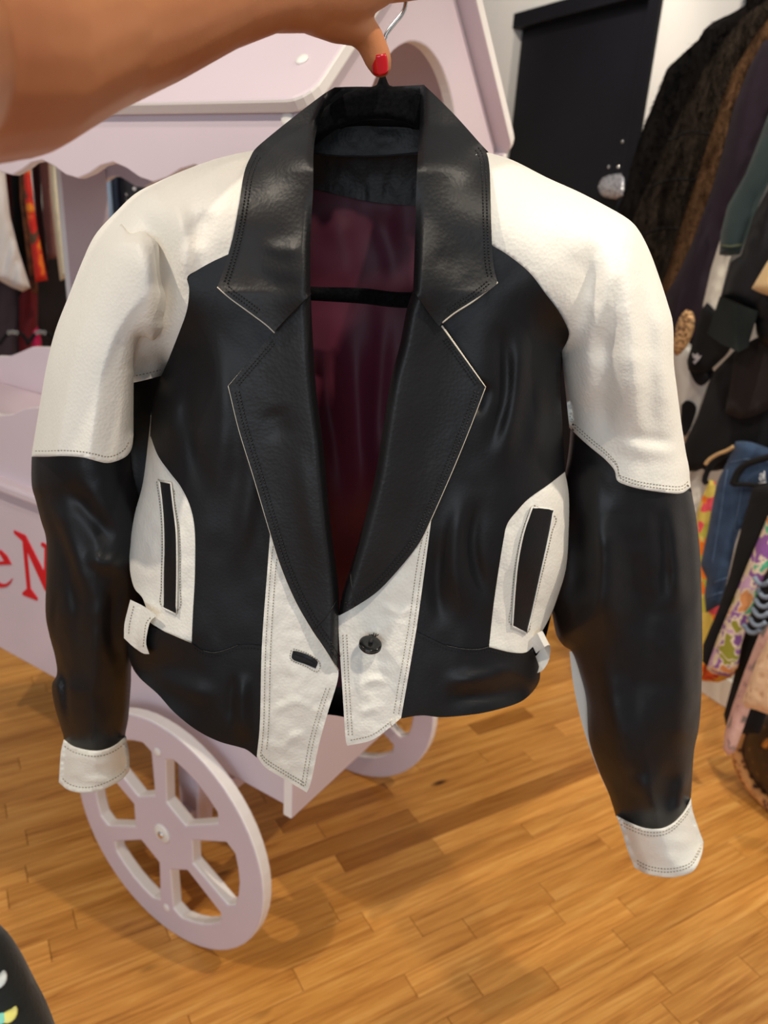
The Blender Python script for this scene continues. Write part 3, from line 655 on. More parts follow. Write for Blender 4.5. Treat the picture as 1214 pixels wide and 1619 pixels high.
for k in (5, 10): stitches('stitching', [(410, 1196-k), (420, 1210-k), (448, 1228-k), (483, 1249-k)], placket, M_STW, jacket, 4.6, 2.8)
for k in (5, 11): stitches('stitching', [(487-k, 1245), (500-k, 1174), (515-k, 1121), (527-k, 1086)], placket, M_STW, jacket, 4.6, 2.8)
for k in (5, 13): stitches('stitching', [(682-k, 832+k), (672-k, 896), (660-k, 983), (654-k, 1020), (635-k, 1130)], placket, M_STW, jacket, 4.6, 2.8)
for k in (5, 11): stitches('stitching', [(537+k, 1000), (541+k, 1086), (546+k, 1165)], placket, M_STW, jacket, 4.6, 2.8)
stitches('stitching', [(551, 1171), (588, 1162), (619, 1140)], placket, M_STW, jacket, 4.6, 2.8)
bh = [(463, 1029), (470, 1030), (488, 1036), (502, 1046), (499, 1057), (482, 1050), (462, 1042), (463, 1029)]
bhl = catmull(bh, 3)
panel('buttonhole', runs(bh[:5], bh[4:]), off(placket, -.0009), M_BLK, jacket, .001, 3)
panel('buttonhole_slit', runs([(466, 1035), (484, 1041), (498, 1050)], [(498, 1050), (482, 1047), (466, 1039), (466, 1035)]), off(placket, -.0014), M_STB, jacket, .0006, 3)
bx = np.array(bh); c = bx.mean(0); bx = c+(bx-c)*np.array([1.14, 1.3]); stitches('stitching', [tuple(q) for q in bx], placket, M_STW, jacket, 4, 2.6)
# button on a thread shank
bc = at(np.array(586.), np.array(1016.), placket(np.array([586.]), np.array([1016.]))[0]-.013)
bn = np.array([.12, -.22, 1.0]); bn /= np.linalg.norm(bn)
fc0 = at(np.array(588.), np.array(1006.), placket(np.array([588.]), np.array([1006.]))[0])
btn = disc('button', bc-bn*.002, bn, .0098, .0022, M_BTN, jacket, 28, -.5)
btn2 = disc('button_rim', bc-bn*.002, -bn, .0098, .004, M_BTN, jacket, 28, .5)
tube('button_shank', [fc0, (fc0+bc)/2+np.array([0, 0, .001]), bc], [.0022, .0016, .0018], M_STB, jacket, 6)
for k in range(5):
    a = fc0+np.array([random.uniform(-.003, .003), -.001, 0]); tube('loose_thread', [a, a+np.array([random.uniform(-.004, .004), -.003, random.uniform(.002, .006)])], .0004, M_STB, jacket, 4)
for dx in (0, 9): tube('loose_thread', at(np.array([619.+dx, 616+dx, 620+dx]), np.array([1136., 1142, 1150]), np.array([.565]*3)), .0004, M_EDGE, jacket, 4)
# --- lapels and collar
def roll(inner, amp, near, wid):
    ln = catmull(inner)
    def f(x, y):
        d = pdist(x, y, [ln]); r = np.clip(1-d/wid, 0, 1)
        return -amp-near*np.exp(-(d/55)**2)+.016*r**2.2
    return f
inL = [(535, 1058), (536, 955), (533, 911), (522, 823), (511, 705), (500, 617), (495, 546), (491, 462)]
inR = [(535, 974), (541, 940), (553, 902), (570, 845), (592, 757), (603, 691), (617, 604), (632, 546), (643, 489), (653, 459)]
rL, rR = roll(inL, .008, .010, 14), roll(inR, .008, .010, 14)
def lapn(x, y): return .0006*vnoise(x/48+50, y/70)+.00012*vnoise(x/14, y/30)+fold(x, y, [(470, 700), (490, 820), (500, 900)], 14, -.002)+fold(x, y, [(430, 640), (450, 700)], 20, .002)
def tor0(x, y): 
    d = pdist(x, y, [OUT_L[:80], OUT_R[:80], SIDE_L, SIDE_R]); return J0+.03-.082*g(d, 135)-.012*sstep(y, 900, 1180)
def lapL(x, y): return tor0(x, y)+rL(x, y)+lapn(x, y)
def lapR(x, y): return tor0(x, y)+rR(x, y)+lapn(x, y)
lpL = runs(lap_out_l, inL[:] if False else [(535, 1060), (535, 1058)], inL, [(491, 462), (436, 520)], [(436, 520), (361, 610)])
panel('lapel', lpL, lapL, M_BLK2, jacket, .003, 5)
lap_out_r = [(767, 612), (742, 678), (715, 744), (682, 819), (663, 858), (632, 898), (597, 935), (562, 959), (535, 974)]
lpR = runs(lap_out_r, inR, [(653, 459), (694, 512)], [(694, 512), (700, 514), (767, 612)][:1]+[(767, 612)])
panel('lapel', lpR, lapR, M_BLK2, jacket, .003, 5)
colL_out = [(529, 138), (507, 152), (454, 193), (408, 231), (397, 246), (386, 273), (378, 322), (368, 375), (355, 421), (344, 453)]
colL_in = [(491, 464), (491, 375), (495, 299), (496, 235), (505, 190), (520, 160), (541, 140)]
colR_out = [(671, 135), (689, 152), (719, 182), (753, 220), (768, 239), (774, 269), (776, 337), (778, 394), (781, 424), (786, 445)]
colR_in = [(653, 459), (656, 375), (658, 299), (661, 235), (664, 186), (664, 137)]
def collar(inner, s):
    ln = catmull(inner)
    def f(x, y):
        d = pdist(x, y, [ln]); u = np.clip((460-y)/320, 0, 1.05)
        base = (J0-.052)*(1-u**1.6)+(J0+.055)*u**1.6
        return base-.016-.012*np.exp(-(d/45)**2)+.016*np.clip(1-d/12, 0, 1)**2.2+.030*np.clip((d-30)/110, 0, 1)**1.4*u**.5+.0006*vnoise(x/40+s, y/50)+.00015*vnoise(x/14, y/18)+fold(x, y, [(400, 380), (450, 395), (487, 385)], 14, -.003)+fold(x, y, [(380, 420), (440, 450), (480, 440)], 16, .003)+fold(x, y, [(680, 400), (740, 420)], 22, .002)
    def h(x, y):
        a = f(x, y); b = tor0(x, y)-.006; k = .005; m = np.minimum(a, b); sm = m-k*np.log(np.exp(-(a-m)/k)+np.exp(-(b-m)/k))
        q = sstep(y, 195, 275); return a*(1-q)+sm*q
    return h
cfL, cfR = collar(colL_in, 3), collar(colR_in, 77)
cpL = runs(colL_out, [(344, 453), (363, 470), (389, 489), (420, 512), (434, 525)], [(434, 525), (441, 516), (491, 464)], colL_in, [(541, 140), (529, 138)])
panel('collar', cpL, cfL, M_BLK2, jacket, .003, 5)
cpR = runs(colR_out, [(786, 445), (781, 453), (749, 474), (719, 493), (700, 508), (697, 514)], [(697, 514), (689, 510), (653, 459)], colR_in, [(664, 137), (671, 135)])
panel('collar', cpR, cfR, M_BLK2, jacket, .003, 5)
def sti(line, fn, ks, m=M_STB, side=1):
    ln = resample(catmull(line), 4, False); T = np.gradient(ln, axis=0); T /= np.hypot(T[:, 0], T[:, 1])[:, None]; N_ = np.stack([-T[:, 1], T[:, 0]], 1)*side
    for k in ks: stitches('stitching', [tuple(q) for q in (ln+N_*k)[2:-2:3]], fn, m, jacket, 5, 3.5, 1.9, .0011)
sti(lap_out_l, lapL, (8, 14), side=-1); sti(lap_out_r, lapR, (7, 13), side=1)
sti(colL_out[3:], cfL, (7, 13), side=-1); sti(colR_out[3:], cfR, (6, 12), side=1)
sti([(361, 610), (436, 522)], lapL, (7, 12), side=1); sti([(344, 453), (363, 470), (389, 489), (420, 512)], cfL, (6, 12), side=-1)
sti([(786, 445), (749, 474), (719, 493), (700, 508)], cfR, (5, 10), side=1); sti([(767, 612), (698, 514)], lapR, (6, 11), side=-1)
def pipe(line, fn, r=.0009, k=.0012): 
    c = resample(catmull(line), 6, False); tube('piping', at(c[:, 0], c[:, 1], fn(c[:, 0], c[:, 1])+k), r, M_EDGE, jacket, 6)
pipe(lap_out_l, lapL, .0005); pipe(lap_out_r[:5], lapR, .0006); pipe([(361, 611), (436, 523)], lapL, .0005); pipe([(767, 613), (698, 515)], lapR, .0009)
pipe([(344, 454), (363, 471), (389, 490), (420, 513), (434, 526)], cfL, .0006); pipe([(786, 446), (749, 475), (719, 494), (699, 510)], cfR, .0009)
seamtube = lambda ln, fn: tube('seam', at(catmull(ln)[:, 0], catmull(ln)[:, 1], fn(catmull(ln)[:, 0], catmull(ln)[:, 1])-.0001), .0007, M_STB, jacket, 5)
seamtube([(437, 521), (452, 506), (491, 464)], lapL); seamtube([(694, 512), (680, 494), (653, 460)], lapR)
seamtube([(496, 994), (515, 975), (532, 950)], lapL); seamtube([(562, 957), (556, 925), (554, 905)], lapR)
# --- inside: back of the jacket, lining, neck facing, back collar
bo = runs([(420, 240), (345, 258), (299, 280), (262, 330), (250, 420), (258, 560), (248, 640), (236, 760), (215, 860), (212, 940), (214, 1040), (262, 1080), (400, 1120), (520, 1130), (560, 1134), (700, 1128), (820, 1096), (850, 1050), (880, 930), (892, 800), (886, 620), (890, 540), (880, 420), (850, 310), (800, 262), (756, 244)], [(756, 244), (680, 200), (600, 190), (500, 200), (420, 240)])
bol = [np.vstack([bo, bo[:1]])]
def backd(x, y): return J0+.038+.055*g(pdist(x, y, bol), 130)+.0015*vnoise(x/50, y/80)
panel('back_panel', bo, off(backd, .016), M_BLK, jacket, .002, 9)
lin = bo[0:1]*0
lo = runs([(480, 296), (560, 314), (610, 322), (670, 318)], [(670, 318), (760, 330), (840, 480), (850, 700), (830, 1000), (760, 1060), (560, 1086), (400, 1070), (270, 1000), (262, 760), (290, 500), (390, 330), (480, 296)])
def lind(x, y): return backd(x, y)+fold(x, y, [(548, 480), (562, 600), (572, 740), (560, 860)], 20, -.008)+fold(x, y, [(510, 500), (522, 640), (545, 800)], 16, .006)+fold(x, y, [(612, 470), (598, 620), (580, 760)], 16, .006)+fold(x, y, [(520, 320), (545, 400), (540, 470)], 24, -.005)+fold(x, y, [(590, 320), (615, 400), (620, 470)], 20, .005)+.002*vnoise(x/34, y/70)
panel('lining', lo, lind, M_LIN, jacket, .0015, 6)
nf = runs([(486, 240), (540, 246), (600, 246), (670, 240)], [(670, 240), (672, 326)], [(672, 326), (610, 322), (560, 314), (484, 296)], [(484, 296), (486, 240)])
panel('neck_facing', nf, lambda x, y: backd(x, y)-.004+.0008*vnoise(x/9, y/30), M_BLK2, jacket, .002, 5)
nb = runs([(505, 160), (529, 138)], [(529, 138), (560, 137), (610, 137), (671, 134)], [(671, 134), (672, 243)], [(672, 243), (600, 248), (540, 247), (484, 241)], [(484, 241), (492, 200), (505, 160)])
panel('back_collar', nb, lambda x, y: J0+.075-.012*np.clip((200-y)/60, 0, 1)+.001*vnoise(x/20, y/20), M_BLK2, jacket, .003, 5)
seamtube([(490, 243), (540, 247), (600, 247), (668, 241)], lambda x, y: backd(x, y)*0+J0+.0735)
pf = runs([(519, 1100), (548, 1100)], [(548, 1100), (546, 1134)], [(546, 1134), (530, 1131), (515, 1126)], [(515, 1126), (519, 1100)])
# --- side tabs
tl = runs([(206, 948), (228, 959), (248, 973)], [(248, 973), (238, 982), (233, 999), (231, 1018), (236, 1034)], [(236, 1034), (226, 1033), (210, 1022), (196, 1009)], [(196, 1009), (197, 985), (206, 948)])
tabd = lambda x, y: np.minimum(tor0(x, y), J0-.012)-.010+.010*np.exp(-((x-196)/9)**2)
panel('side_tab', tl, tabd, M_WHT, jacket, .003, 4)
stitches('stitching', [(212, 955), (205, 985), (203, 1006)], tabd, M_STW, jacket, 4.6, 2.8)
stitches('stitching', [(240, 974), (231, 985), (228, 1005), (226, 1026)], tabd, M_STW, jacket, 4.6, 2.8)
def strap(pts, deps, w_px, name):
    c = catmull(pts); dd = np.interp(np.linspace(0, 1, len(c)), np.linspace(0, 1, len(deps)), deps); V = []; fc = []
    for (x, y), d in zip(c, dd):
        for sx, sd in ((-1, 0), (1, 0), (1, .002), (-1, .002)):
            V.append(at(np.array(x+sx*w_px*.25), np.array(y+sx*w_px*.5), np.array(d+sd)))
    for i in range(len(c)-1):
        for k in range(4): fc.append((4*i+k, 4*i+(k+1) % 4, 4*i+4+(k+1) % 4, 4*i+4+k))
    fc += [(3, 2, 1, 0), tuple(4*(len(c)-1)+k for k in range(4))]
    return mesh(name, V, fc, M_WHT, jacket, False)
strap([(842, 1022), (855, 1012), (864, 1010), (863, 1030), (853, 1048), (840, 1054), (830, 1054)], [J0-.012, J0-.02, J0-.012, J0+.015, J0+.01, J0-.004, J0-.008], 22, 'side_tab')
# ------------------------------------------------------------------ velvet hanger
hg = root('clothes_hanger', tuple(at(np.array(605.), np.array(330.), np.array(J0+.04))), 'black velvet clothes hanger with silver hook inside the jacket', 'hanger')
hp = runs([(601, 118), (609, 118)], [(609, 118), (612, 128), (618, 136), (650, 142), (690, 165), (760, 228), (825, 300)], [(825, 300), (832, 314), (822, 322)], [(822, 322), (760, 268), (690, 222), (643, 196), (605, 188), (567, 193), (530, 206), (480, 245), (420, 295), (368, 330)], [(368, 330), (356, 322), (366, 306)], [(366, 306), (440, 228), (507, 175), (550, 146), (592, 136), (598, 128), (601, 118)])
hd = lambda x, y: J0+.037+0*x-.004*g(pdist(x, y, [np.vstack([hp, hp[:1]])]), 10)
panel('hanger_body', hp, hd, M_VEL, hg, back=lambda x, y: hd(x, y)+.008, step=6)
bb = runs([(368, 430), (430, 446), (490, 453), (570, 455), (645, 462), (760, 452), (822, 440)], [(822, 440), (826, 452), (822, 464)], [(822, 464), (760, 478), (645, 487), (570, 480), (490, 475), (430, 470), (368, 456)], [(368, 456), (362, 443), (368, 430)])
bdp = lambda x, y: J0+.040+0*x-.004*g(pdist(x, y, [np.vstack([bb, bb[:1]])]), 9)
panel('hanger_bar', bb, bdp, M_VEL, hg, back=lambda x, y: bdp(x, y)+.008, step=6)
for pts in ([(362, 318), (352, 370), (366, 446)], [(828, 312), (838, 380), (824, 452)]):
    c = catmull(pts); tube('hanger_end', at(c[:, 0], c[:, 1], J0+.043+0*c[:, 0]), .0045, M_VEL, hg, 8)
hk = catmull([(605, 128), (605, 105), (606, 80), (608, 62), (613, 50), (624, 36), (634, 24), (640, 12), (641, -6), (634, -24), (616, -34), (598, -28), (590, -12)])
tube('hook', at(hk[:, 0], hk[:, 1], J0+.041+0*hk[:, 0]), .0017, M_CHR, hg, 10)
# ------------------------------------------------------------------ photographer's arm and hand
person = root('person', tuple(at(np.array(-60.), np.array(150.), np.array(.30))), 'bare outstretched arm with red nails holding the hanger hook', 'person')
def caps(chains, vox=.0022):
    bm = bmesh.new()
    for ch in chains:
        for (p0, r0), (p1, r1) in zip(ch[:-1], ch[1:]):
            p0 = np.array(p0); p1 = np.array(p1); L = np.linalg.norm(p1-p0); n = max(2, int(L/.004)+1)
            d = (p1-p0)/(L+1e-9); a = np.cross(d, [0.1, .3, .95]); a /= np.linalg.norm(a); b = np.cross(d, a)
            rings = []
            prof = [(-math.cos(q)*r0, math.sin(q)*r0) for q in np.linspace(0.15, math.pi/2, 6)]+[(L*k/n, r0+(r1-r0)*k/n) for k in range(1, n)]+[(L+math.sin(q)*r1, math.cos(q)*r1) for q in np.linspace(0, math.pi/2-.15, 6)]
            for s, r in prof:
                rings.append([bm.verts.new(p0+d*s+r*(math.cos(2*math.pi*k/20)*a+math.sin(2*math.pi*k/20)*b)) for k in range(20)])
            for A, B in zip(rings[:-1], rings[1:]):
                for k in range(20): bm.faces.new((A[k], A[(k+1) % 20], B[(k+1) % 20], B[k]))
            bm.faces.new(rings[0][::-1]); bm.faces.new(rings[-1])
    bmesh.ops.recalc_face_normals(bm, faces=bm.faces)
    return bm
def pt(x, y, Y): return at(np.array(float(x)), np.array(float(y)), np.array(Y))
HY = J0+.028
arm_ch = [[(pt(-520, 20, .16), .047), (pt(-220, 40, .29), .047), (pt(-10, 66, .37), .0455), (pt(110, 32, .425), .0425), (pt(230, 8, .475), .038), (pt(330, -20, .52), .0335), (pt(420, -38, .56), .0295), (pt(465, -36, .58), .0285)],
          [(pt(465, -36, .58), .0285), (pt(530, -40, .61), .031), (pt(580, -52, .635), .027)],
          [(pt(500, -2, .60), .022), (pt(535, 22, .622), .0185), (pt(567, 44, .640), .0125), (pt(584, 62, .646), .0108), (pt(597, 92, HY-.018), .0103), (pt(601, 104, HY-.014), .0085)],
          [(pt(575, -28, .635), .015), (pt(625, -20, .652), .0098), (pt(662, -22, .668), .0088), (pt(664, -30, .692), .0080), (pt(632, -24, .702), .0075)],
          [(pt(580, -64, .64), .015), (pt(632, -62, .66), .0098), (pt(668, -58, .68), .0088), (pt(666, -58, .706), .0080), (pt(636, -54, .716), .0075)],
          [(pt(575, -100, .645), .014), (pt(630, -104, .665), .0094), (pt(662, -98, .688), .0085), (pt(658, -94, .712), .0078), (pt(630, -88, .722), .0072)],
          [(pt(562, -130, .65), .012), (pt(612, -144, .67), .0082), (pt(640, -138, .69), .0075), (pt(636, -130, .708), .0070), (pt(614, -124, .716), .0066)],
          [(pt(330, -20, .52), .0335), (pt(420, -30, .558), .028), (pt(490, -14, .595), .024)]]
bm = caps(arm_ch); me = bpy.data.meshes.new('arm'); bm.to_mesh(me); bm.free()
me.transform(Matrix.Translation(-Vector(person.location)))
arm = link('arm', me, M_SKIN, person)
m = arm.modifiers.new('remesh', 'REMESH'); m.mode = 'VOXEL'; m.voxel_size = .0021; m.use_smooth_shade = True
m = arm.modifiers.new('smooth', 'SMOOTH'); m.factor = .5; m.iterations = 8
def nail(p, d, wdt, ln, nrm, name='nail'):
    p = np.array(p); d = np.array(d)/np.linalg.norm(d); nrm = np.array(nrm); nrm = nrm-d*(nrm@d); nrm /= np.linalg.norm(nrm); s = np.cross(d, nrm); V = []; fc = []; nu, nv = 9, 9
    for k, lift in ((0, .0009), (1, -.0006)):
        for i in range(nv):
            tv = i/(nv-1)*2-1
            for j in range(nu):
                tu = j/(nu-1)*2-1; sq = (1-.22*max(0, tv)**4-.18*max(0, -tv)**3)
                e = 1-.12*tu*tu*(tv > .6); q = tu*1.05
                V.append(p+d*tv*ln/2*e+s*math.sin(q)*wdt/2*sq*1.12+nrm*(math.cos(q)*wdt*.42-wdt*.42+lift))
    n1 = nu*nv; rim = []
    for i in range(nv-1):
        for j in range(nu-1):
            a = i*nu+j; fc.append((a, a+1, a+nu+1, a+nu)); fc.append((n1+a+nu, n1+a+nu+1, n1+a+1, n1+a))
    rim = [j for j in range(nu)]+[i*nu+nu-1 for i in range(1, nv)]+[(nv-1)*nu+j for j in range(nu-2, -1, -1)]+[i*nu for i in range(nv-2, 0, -1)]
    for a, b in zip(rim, rim[1:]+rim[:1]): fc.append((b, a, n1+a, n1+b))
    o = mesh(name, V, fc, M_NAIL, person); return o
tag(nail(pt(600.5, 103, HY-.0262), pt(602, 118, HY-.014)-pt(599, 90, HY-.0175), .0125, .0135, (-.05, -1, .25)), 'glossy red thumb nail')
tag(nail(pt(628, -22, .709), pt(622, -20, .70)-pt(652, -24, .69), .010, .012, (0, 1, .2)), 'glossy red finger nail')
# ------------------------------------------------------------------ hanging clothes
def pillow(name, poly, D, T, mat, label, cat, group=None, n=WN, step=9, fold_px=0, amp=.012, seed=0, parent=None, back=.5, edge=16):
    loop = [np.vstack([poly, poly[:1]])]
    def fr(x, y):
        d = pdist(x, y, loop); f_ = 0
        if fold_px: f_ = amp*vnoise(x/fold_px+y/fold_px*.22+seed*7.3, y/(fold_px*9)+seed)*np.clip(d/8, 0, 1)
        return D-T*g(d, edge)+f_
    b = lambda x, y: D+.001+T*back*g(pdist(x, y, loop), edge)
    o = panel(name, poly, fr, mat, parent, back=b, n=n, step=step)
    if parent is None:
        c = np.array([v_.co for v_ in o.data.vertices]); p = c.mean(0); p[2] = c[:, 2].min()
        o.data.transform(Matrix.Translation(-Vector(p))); o.location = p
        tag(o, label, cat, group)
    o['fr'] = 0
    return o, fr
def sp(*pts): return runs([tuple(p) for p in pts]+[tuple(pts[0])])
def pp(*pts): return np.array(pts, float)
def tufts(o, fr, poly, n_, D, mat, ln=11, n=WN, cnt=2600):
    lo_, hi_ = poly.min(0), poly.max(0); V = []; fc = []
    x = rng.uniform(lo_[0], hi_[0], cnt*2); y = rng.uniform(lo_[1], hi_[1], cnt*2); m = inside(x, y, poly); x, y = x[m], y[m]
    bd = resample(poly, 2.0); x = np.r_[x, bd[:, 0]]; y = np.r_[y, bd[:, 1]]
    d = fr(x, y); A = at(x, y, d-.001, n); ang = rng.normal(1.75, .5, len(x)); L = ln*rng.uniform(.6, 1.3, len(x))
    x2 = x+np.cos(ang)*L; y2 = y+np.sin(ang)*L; B = at(x2, y2, d-.014, n)
    for i in range(len(x)):
        s = np.array([.0016, .0008, 0]); k = len(V); V += [A[i]-s, A[i]+s, B[i], A[i]+np.array([0, .004, 0])]; fc += [(k, k+1, k+2), (k+1, k+3, k+2)]
    me = bpy.data.meshes.new('fur'); me.from_pydata((np.array(V)-np.array(o.location)).tolist(), [], fc); me.update()
    q = link('fur', me, mat, o, False); q['kind'] = 'stuff'
M_FB = fur('black_fur', (.004, .0035, .0035, 1), (.014, .011, .010, 1)); M_FD = fur('dark_brown_fur', (.009, .0062, .0045, 1), (.050, .036, .026, 1)); M_FT = fur('tan_brown_fur', (.075, .038, .018, 1), (.19, .10, .048, 1))
GR = 'coats and clothes on the right rack'
def G(name, poly, D, T, mat, label, cat, **k):
    k.setdefault('back', .25); return pillow(name, poly, D, T, mat, label, cat, k.pop('group', GR), **k)
p1 = pp((1190, -40), (1178, 8), (1157, 21), (1128, 34), (1115, 45), (1104, 63), (1080, 84), (1055, 108), (1048, 126), (1034, 161), (1017, 203), (1000, 255), (989, 304), (979, 328), (985, 420), (1010, 560), (1060, 560), (1075, 460), (1100, 330), (1130, 200), (1200, 60), (1260, -20), (1240, -60))
o, f_ = G('fur_coat', p1, 1.985, .035, M_FB, 'long black fur coat hanging nearest the black door', 'coat', fold_px=30, edge=30); tufts(o, f_, p1, 0, 0, M_FB)
p2 = pp((1230, -10), (1178, 21), (1139, 70), (1104, 122), (1069, 196), (1041, 255), (1014, 314), (998, 352), (1000, 470), (1030, 590), (1070, 560), (1085, 440), (1110, 350), (1135, 240), (1170, 140), (1225, 50), (1270, 0))
SEAMS = []
o2_, f2_ = o, f_ = G('fur_coat', p2, 1.925, .035, M_FD, 'dark brown fur coat with horizontal pelt seams beside the black one', 'coat', fold_px=26, edge=34, seed=2); tufts(o, f_, p2, 0, 0, M_FD)
p3 = pp((1260, -10), (1215, 30), (1202, 45), (1160, 112), (1143, 157), (1125, 210), (1104, 279), (1080, 349), (1059, 419), (1046, 456), (1060, 500), (1085, 470), (1105, 400), (1128, 325), (1150, 250), (1168, 180), (1190, 115), (1220, 70), (1270, 30))
o, f_ = G('fur_coat', p3, 1.875, .025, M_FT, 'tan brown fur coat edge between dark fur and purple coat', 'coat', edge=20); tufts(o, f_, p3, 0, 0, M_FT, 8, cnt=1800)
M_SEAM = plain('pelt_seam', (.004, .003, .002, 1), .9)
for q in ([(1026, 296), (1060, 284), (1100, 284)], [(1058, 222), (1090, 208), (1122, 212)], [(1012, 372), (1050, 360), (1078, 362)]): SEAMS.append(q)
M_PUR = cloth('dark_plum_wool', rgb(32, 20, 32), .8, .3, .03); 
p4 = pp((1270, 40), (1206, 66), (1185, 105), (1160, 168), (1143, 238), (1125, 300), (1097, 377), (1069, 440), (1052, 466), (1052, 545), (1085, 556), (1118, 540), (1125, 430), (1145, 370), (1178, 280), (1215, 190), (1280, 120))
G('wool_coat', p4, 1.84, .025, M_PUR, 'dark plum coat hanging beside the tan brown fur', 'coat', fold_px=14, edge=22)
M_WH2 = cloth('white_cotton', rgb(205, 198, 186), .8, .06); M_JK = cloth('dark_green_denim', rgb(48, 62, 62), .85, .2); M_JKS = plain('green_stitch', rgb(92, 98, 72), .8)
G('white_camisole', pp((1160, 330), (1137, 383), (1124, 425), (1111, 482), (1109, 515), (1116, 533), (1124, 520), (1132, 500), (1142, 456), (1152, 415), (1180, 340)), 1.80, .015, M_WH2, 'white top hanging between plum coat and black leather jacket', 'top', fold_px=9, amp=.006, edge=12)
jp = pp((1250, 130), (1214, 182), (1199, 223), (1178, 276), (1150, 325), (1139, 370), (1137, 403), (1152, 405), (1170, 402), (1181, 373), (1202, 316), (1225, 270), (1270, 200))
o, f_ = G('denim_jacket', jp, 1.755, .02, M_JK, 'dark green denim jacket with sleeve hem above the white top', 'jacket', fold_px=12, amp=.006, edge=16)
def onto(o, name, poly, fn, mat, lift=.003, th=.003, step=4, n=WN):
    q = panel(name, poly, off(fn, -lift), mat, None, th, step, n=n); q.data.transform(Matrix.Translation(-Vector(o.location))); q.parent = o; return q
onto(o, 'sleeve_hem', pp((1139, 386), (1154, 388), (1174, 385), (1175, 388), (1155, 391), (1138, 389)), f_, M_JKS)
M_BL3 = leather('soft_black_leather', (.007, .007, .008, 1), .45, .3, .3, spec=.35); M_SUE = cloth('dark_green_suede', rgb(22, 28, 26), .95, .3, .02)
lp_ = pp((1290, 200), (1214, 300), (1192, 339), (1171, 404), (1155, 414), (1146, 445), (1139, 470), (1165, 482), (1192, 495), (1196, 530), (1214, 550), (1300, 550), (1300, 400))
o, f_ = G('black_leather_jacket', lp_, 1.71, .03, M_BL3, 'black leather jacket with suede cuff below the denim sleeve', 'jacket', fold_px=10, amp=.012, edge=18, seed=4)
onto(o, 'suede_cuff', pp((1138, 468), (1118, 528), (1140, 544), (1168, 557), (1182, 549), (1199, 492), (1165, 480)), lambda x, y: 1.690+0*x-.035*np.sin(np.clip((x-1112)/92, 0, 1)*3.14)+.006*vnoise(x/14, y/50), M_SUE, .0, .04, 6)
M_TAN = cloth('tan_leather', rgb(222, 190, 140), .6, .08)
G('tan_jacket', pp((1300, 370), (1225, 400), (1212, 415), (1188, 456), (1200, 463), (1216, 468), (1300, 480)), 1.655, .02, M_TAN, 'pale tan sleeve sticking out at the right edge', 'jacket', edge=16)
M_BK = cloth('black_cloth', (.006, .006, .007, 1), .9, .3, .02); M_BR = cloth('dark_brown_cloth', rgb(32, 25, 24), .9, .2, .02)
# cow print, black shirt, shoe
cp_ = pp((1058, 540), (1088, 540), (1105, 560), (1126, 596), (1107, 658), (1096, 697), (1090, 692), (1083, 699), (1072, 690), (1064, 620))
o, f_ = G('cow_print_skirt', cp_, 1.815, .02, cloth('white_hide', rgb(204, 200, 192), .8, .05), 'white hide skirt with black cow spots behind the right sleeve', 'skirt', edge=14)
onto(o, 'spot', sp((1086, 574), (1092, 592), (1100, 606), (1110, 610), (1122, 600), (1128, 585), (1112, 570), (1098, 562)), f_, M_BK)
onto(o, 'spot', sp((1077, 640), (1085, 633), (1095, 636), (1101, 645), (1098, 660), (1090, 680), (1082, 690), (1076, 672)), f_, M_BK)
bs_ = pp((1118, 478), (1108, 490), (1097, 534), (1086, 570), (1088, 585), (1100, 590), (1120, 588), (1150, 560), (1160, 540), (1140, 500))
o, f_ = G('black_shirt', bs_, 1.775, .012, M_BK, 'black shirt with a small white emblem below the white top', 'shirt', edge=12)
onto(o, 'emblem', pp((1094, 558), (1099, 562), (1103, 558), (1104, 564), (1109, 562), (1104, 570), (1098, 576), (1095, 572), (1100, 568), (1096, 566)), f_, plain('white_print', rgb(225, 225, 225), .7), .002, .002, 2)
sh = sp((1085, 489), (1096, 495), (1098, 515), (1090, 540), (1078, 557), (1068, 562), (1064, 548), (1068, 520), (1075, 500))
t = NT('tan_sole', .6); t.base(t.ramp(t.noise(60, 4, t.mapping((1, 1, 2.0))), [(.42, rgb(120, 84, 52)), (.5, rgb(206, 162, 110)), (.8, rgb(216, 174, 124))])); M_SOLE = t.m
o, f_ = pillow('flat_shoe', sh, 1.70, .012, M_SOLE, 'tan sole of a flat shoe poking out by the right sleeve', 'shoe', None, edge=10, step=5)
for q in ([(1078, 505), (1084, 509), (1094, 508)], [(1074, 516), (1079, 522), (1085, 516), (1090, 522)], [(1072, 528), (1080, 532), (1086, 526)], [(1071, 540), (1077, 538), (1081, 544)]):
    c = catmull(q); z = tube('sole_writing', at(c[:, 0], c[:, 1], f_(c[:, 0], c[:, 1])-.0005, WN), .0012, plain('sole_ink', rgb(70, 44, 28), .7), None, 5); z.data.transform(Matrix.Translation(-Vector(o.location))); z.parent = o
p_ = pp((1126, 590), (1118, 612), (1102, 660), (1080, 705), (1080, 745), (1130, 745), (1180, 735), (1280, 720), (1290, 560), (1214, 534), (1165, 550))
G('black_trousers', p_, 1.79, .018, M_BK, 'black trousers folded over a hanger above the jeans', 'trousers', fold_px=16, amp=.01, edge=18, seed=5)
p_ = pp((1170, 548), (1160, 562), (1154, 610), (1146, 652), (1168, 662), (1190, 660), (1230, 640), (1300, 600), (1300, 520), (1214, 524))
G('brown_skirt', p_, 1.735, .015, M_BR, 'dark brown skirt hanging under the black leather jacket', 'skirt', fold_px=14, amp=.008, edge=14, seed=6)
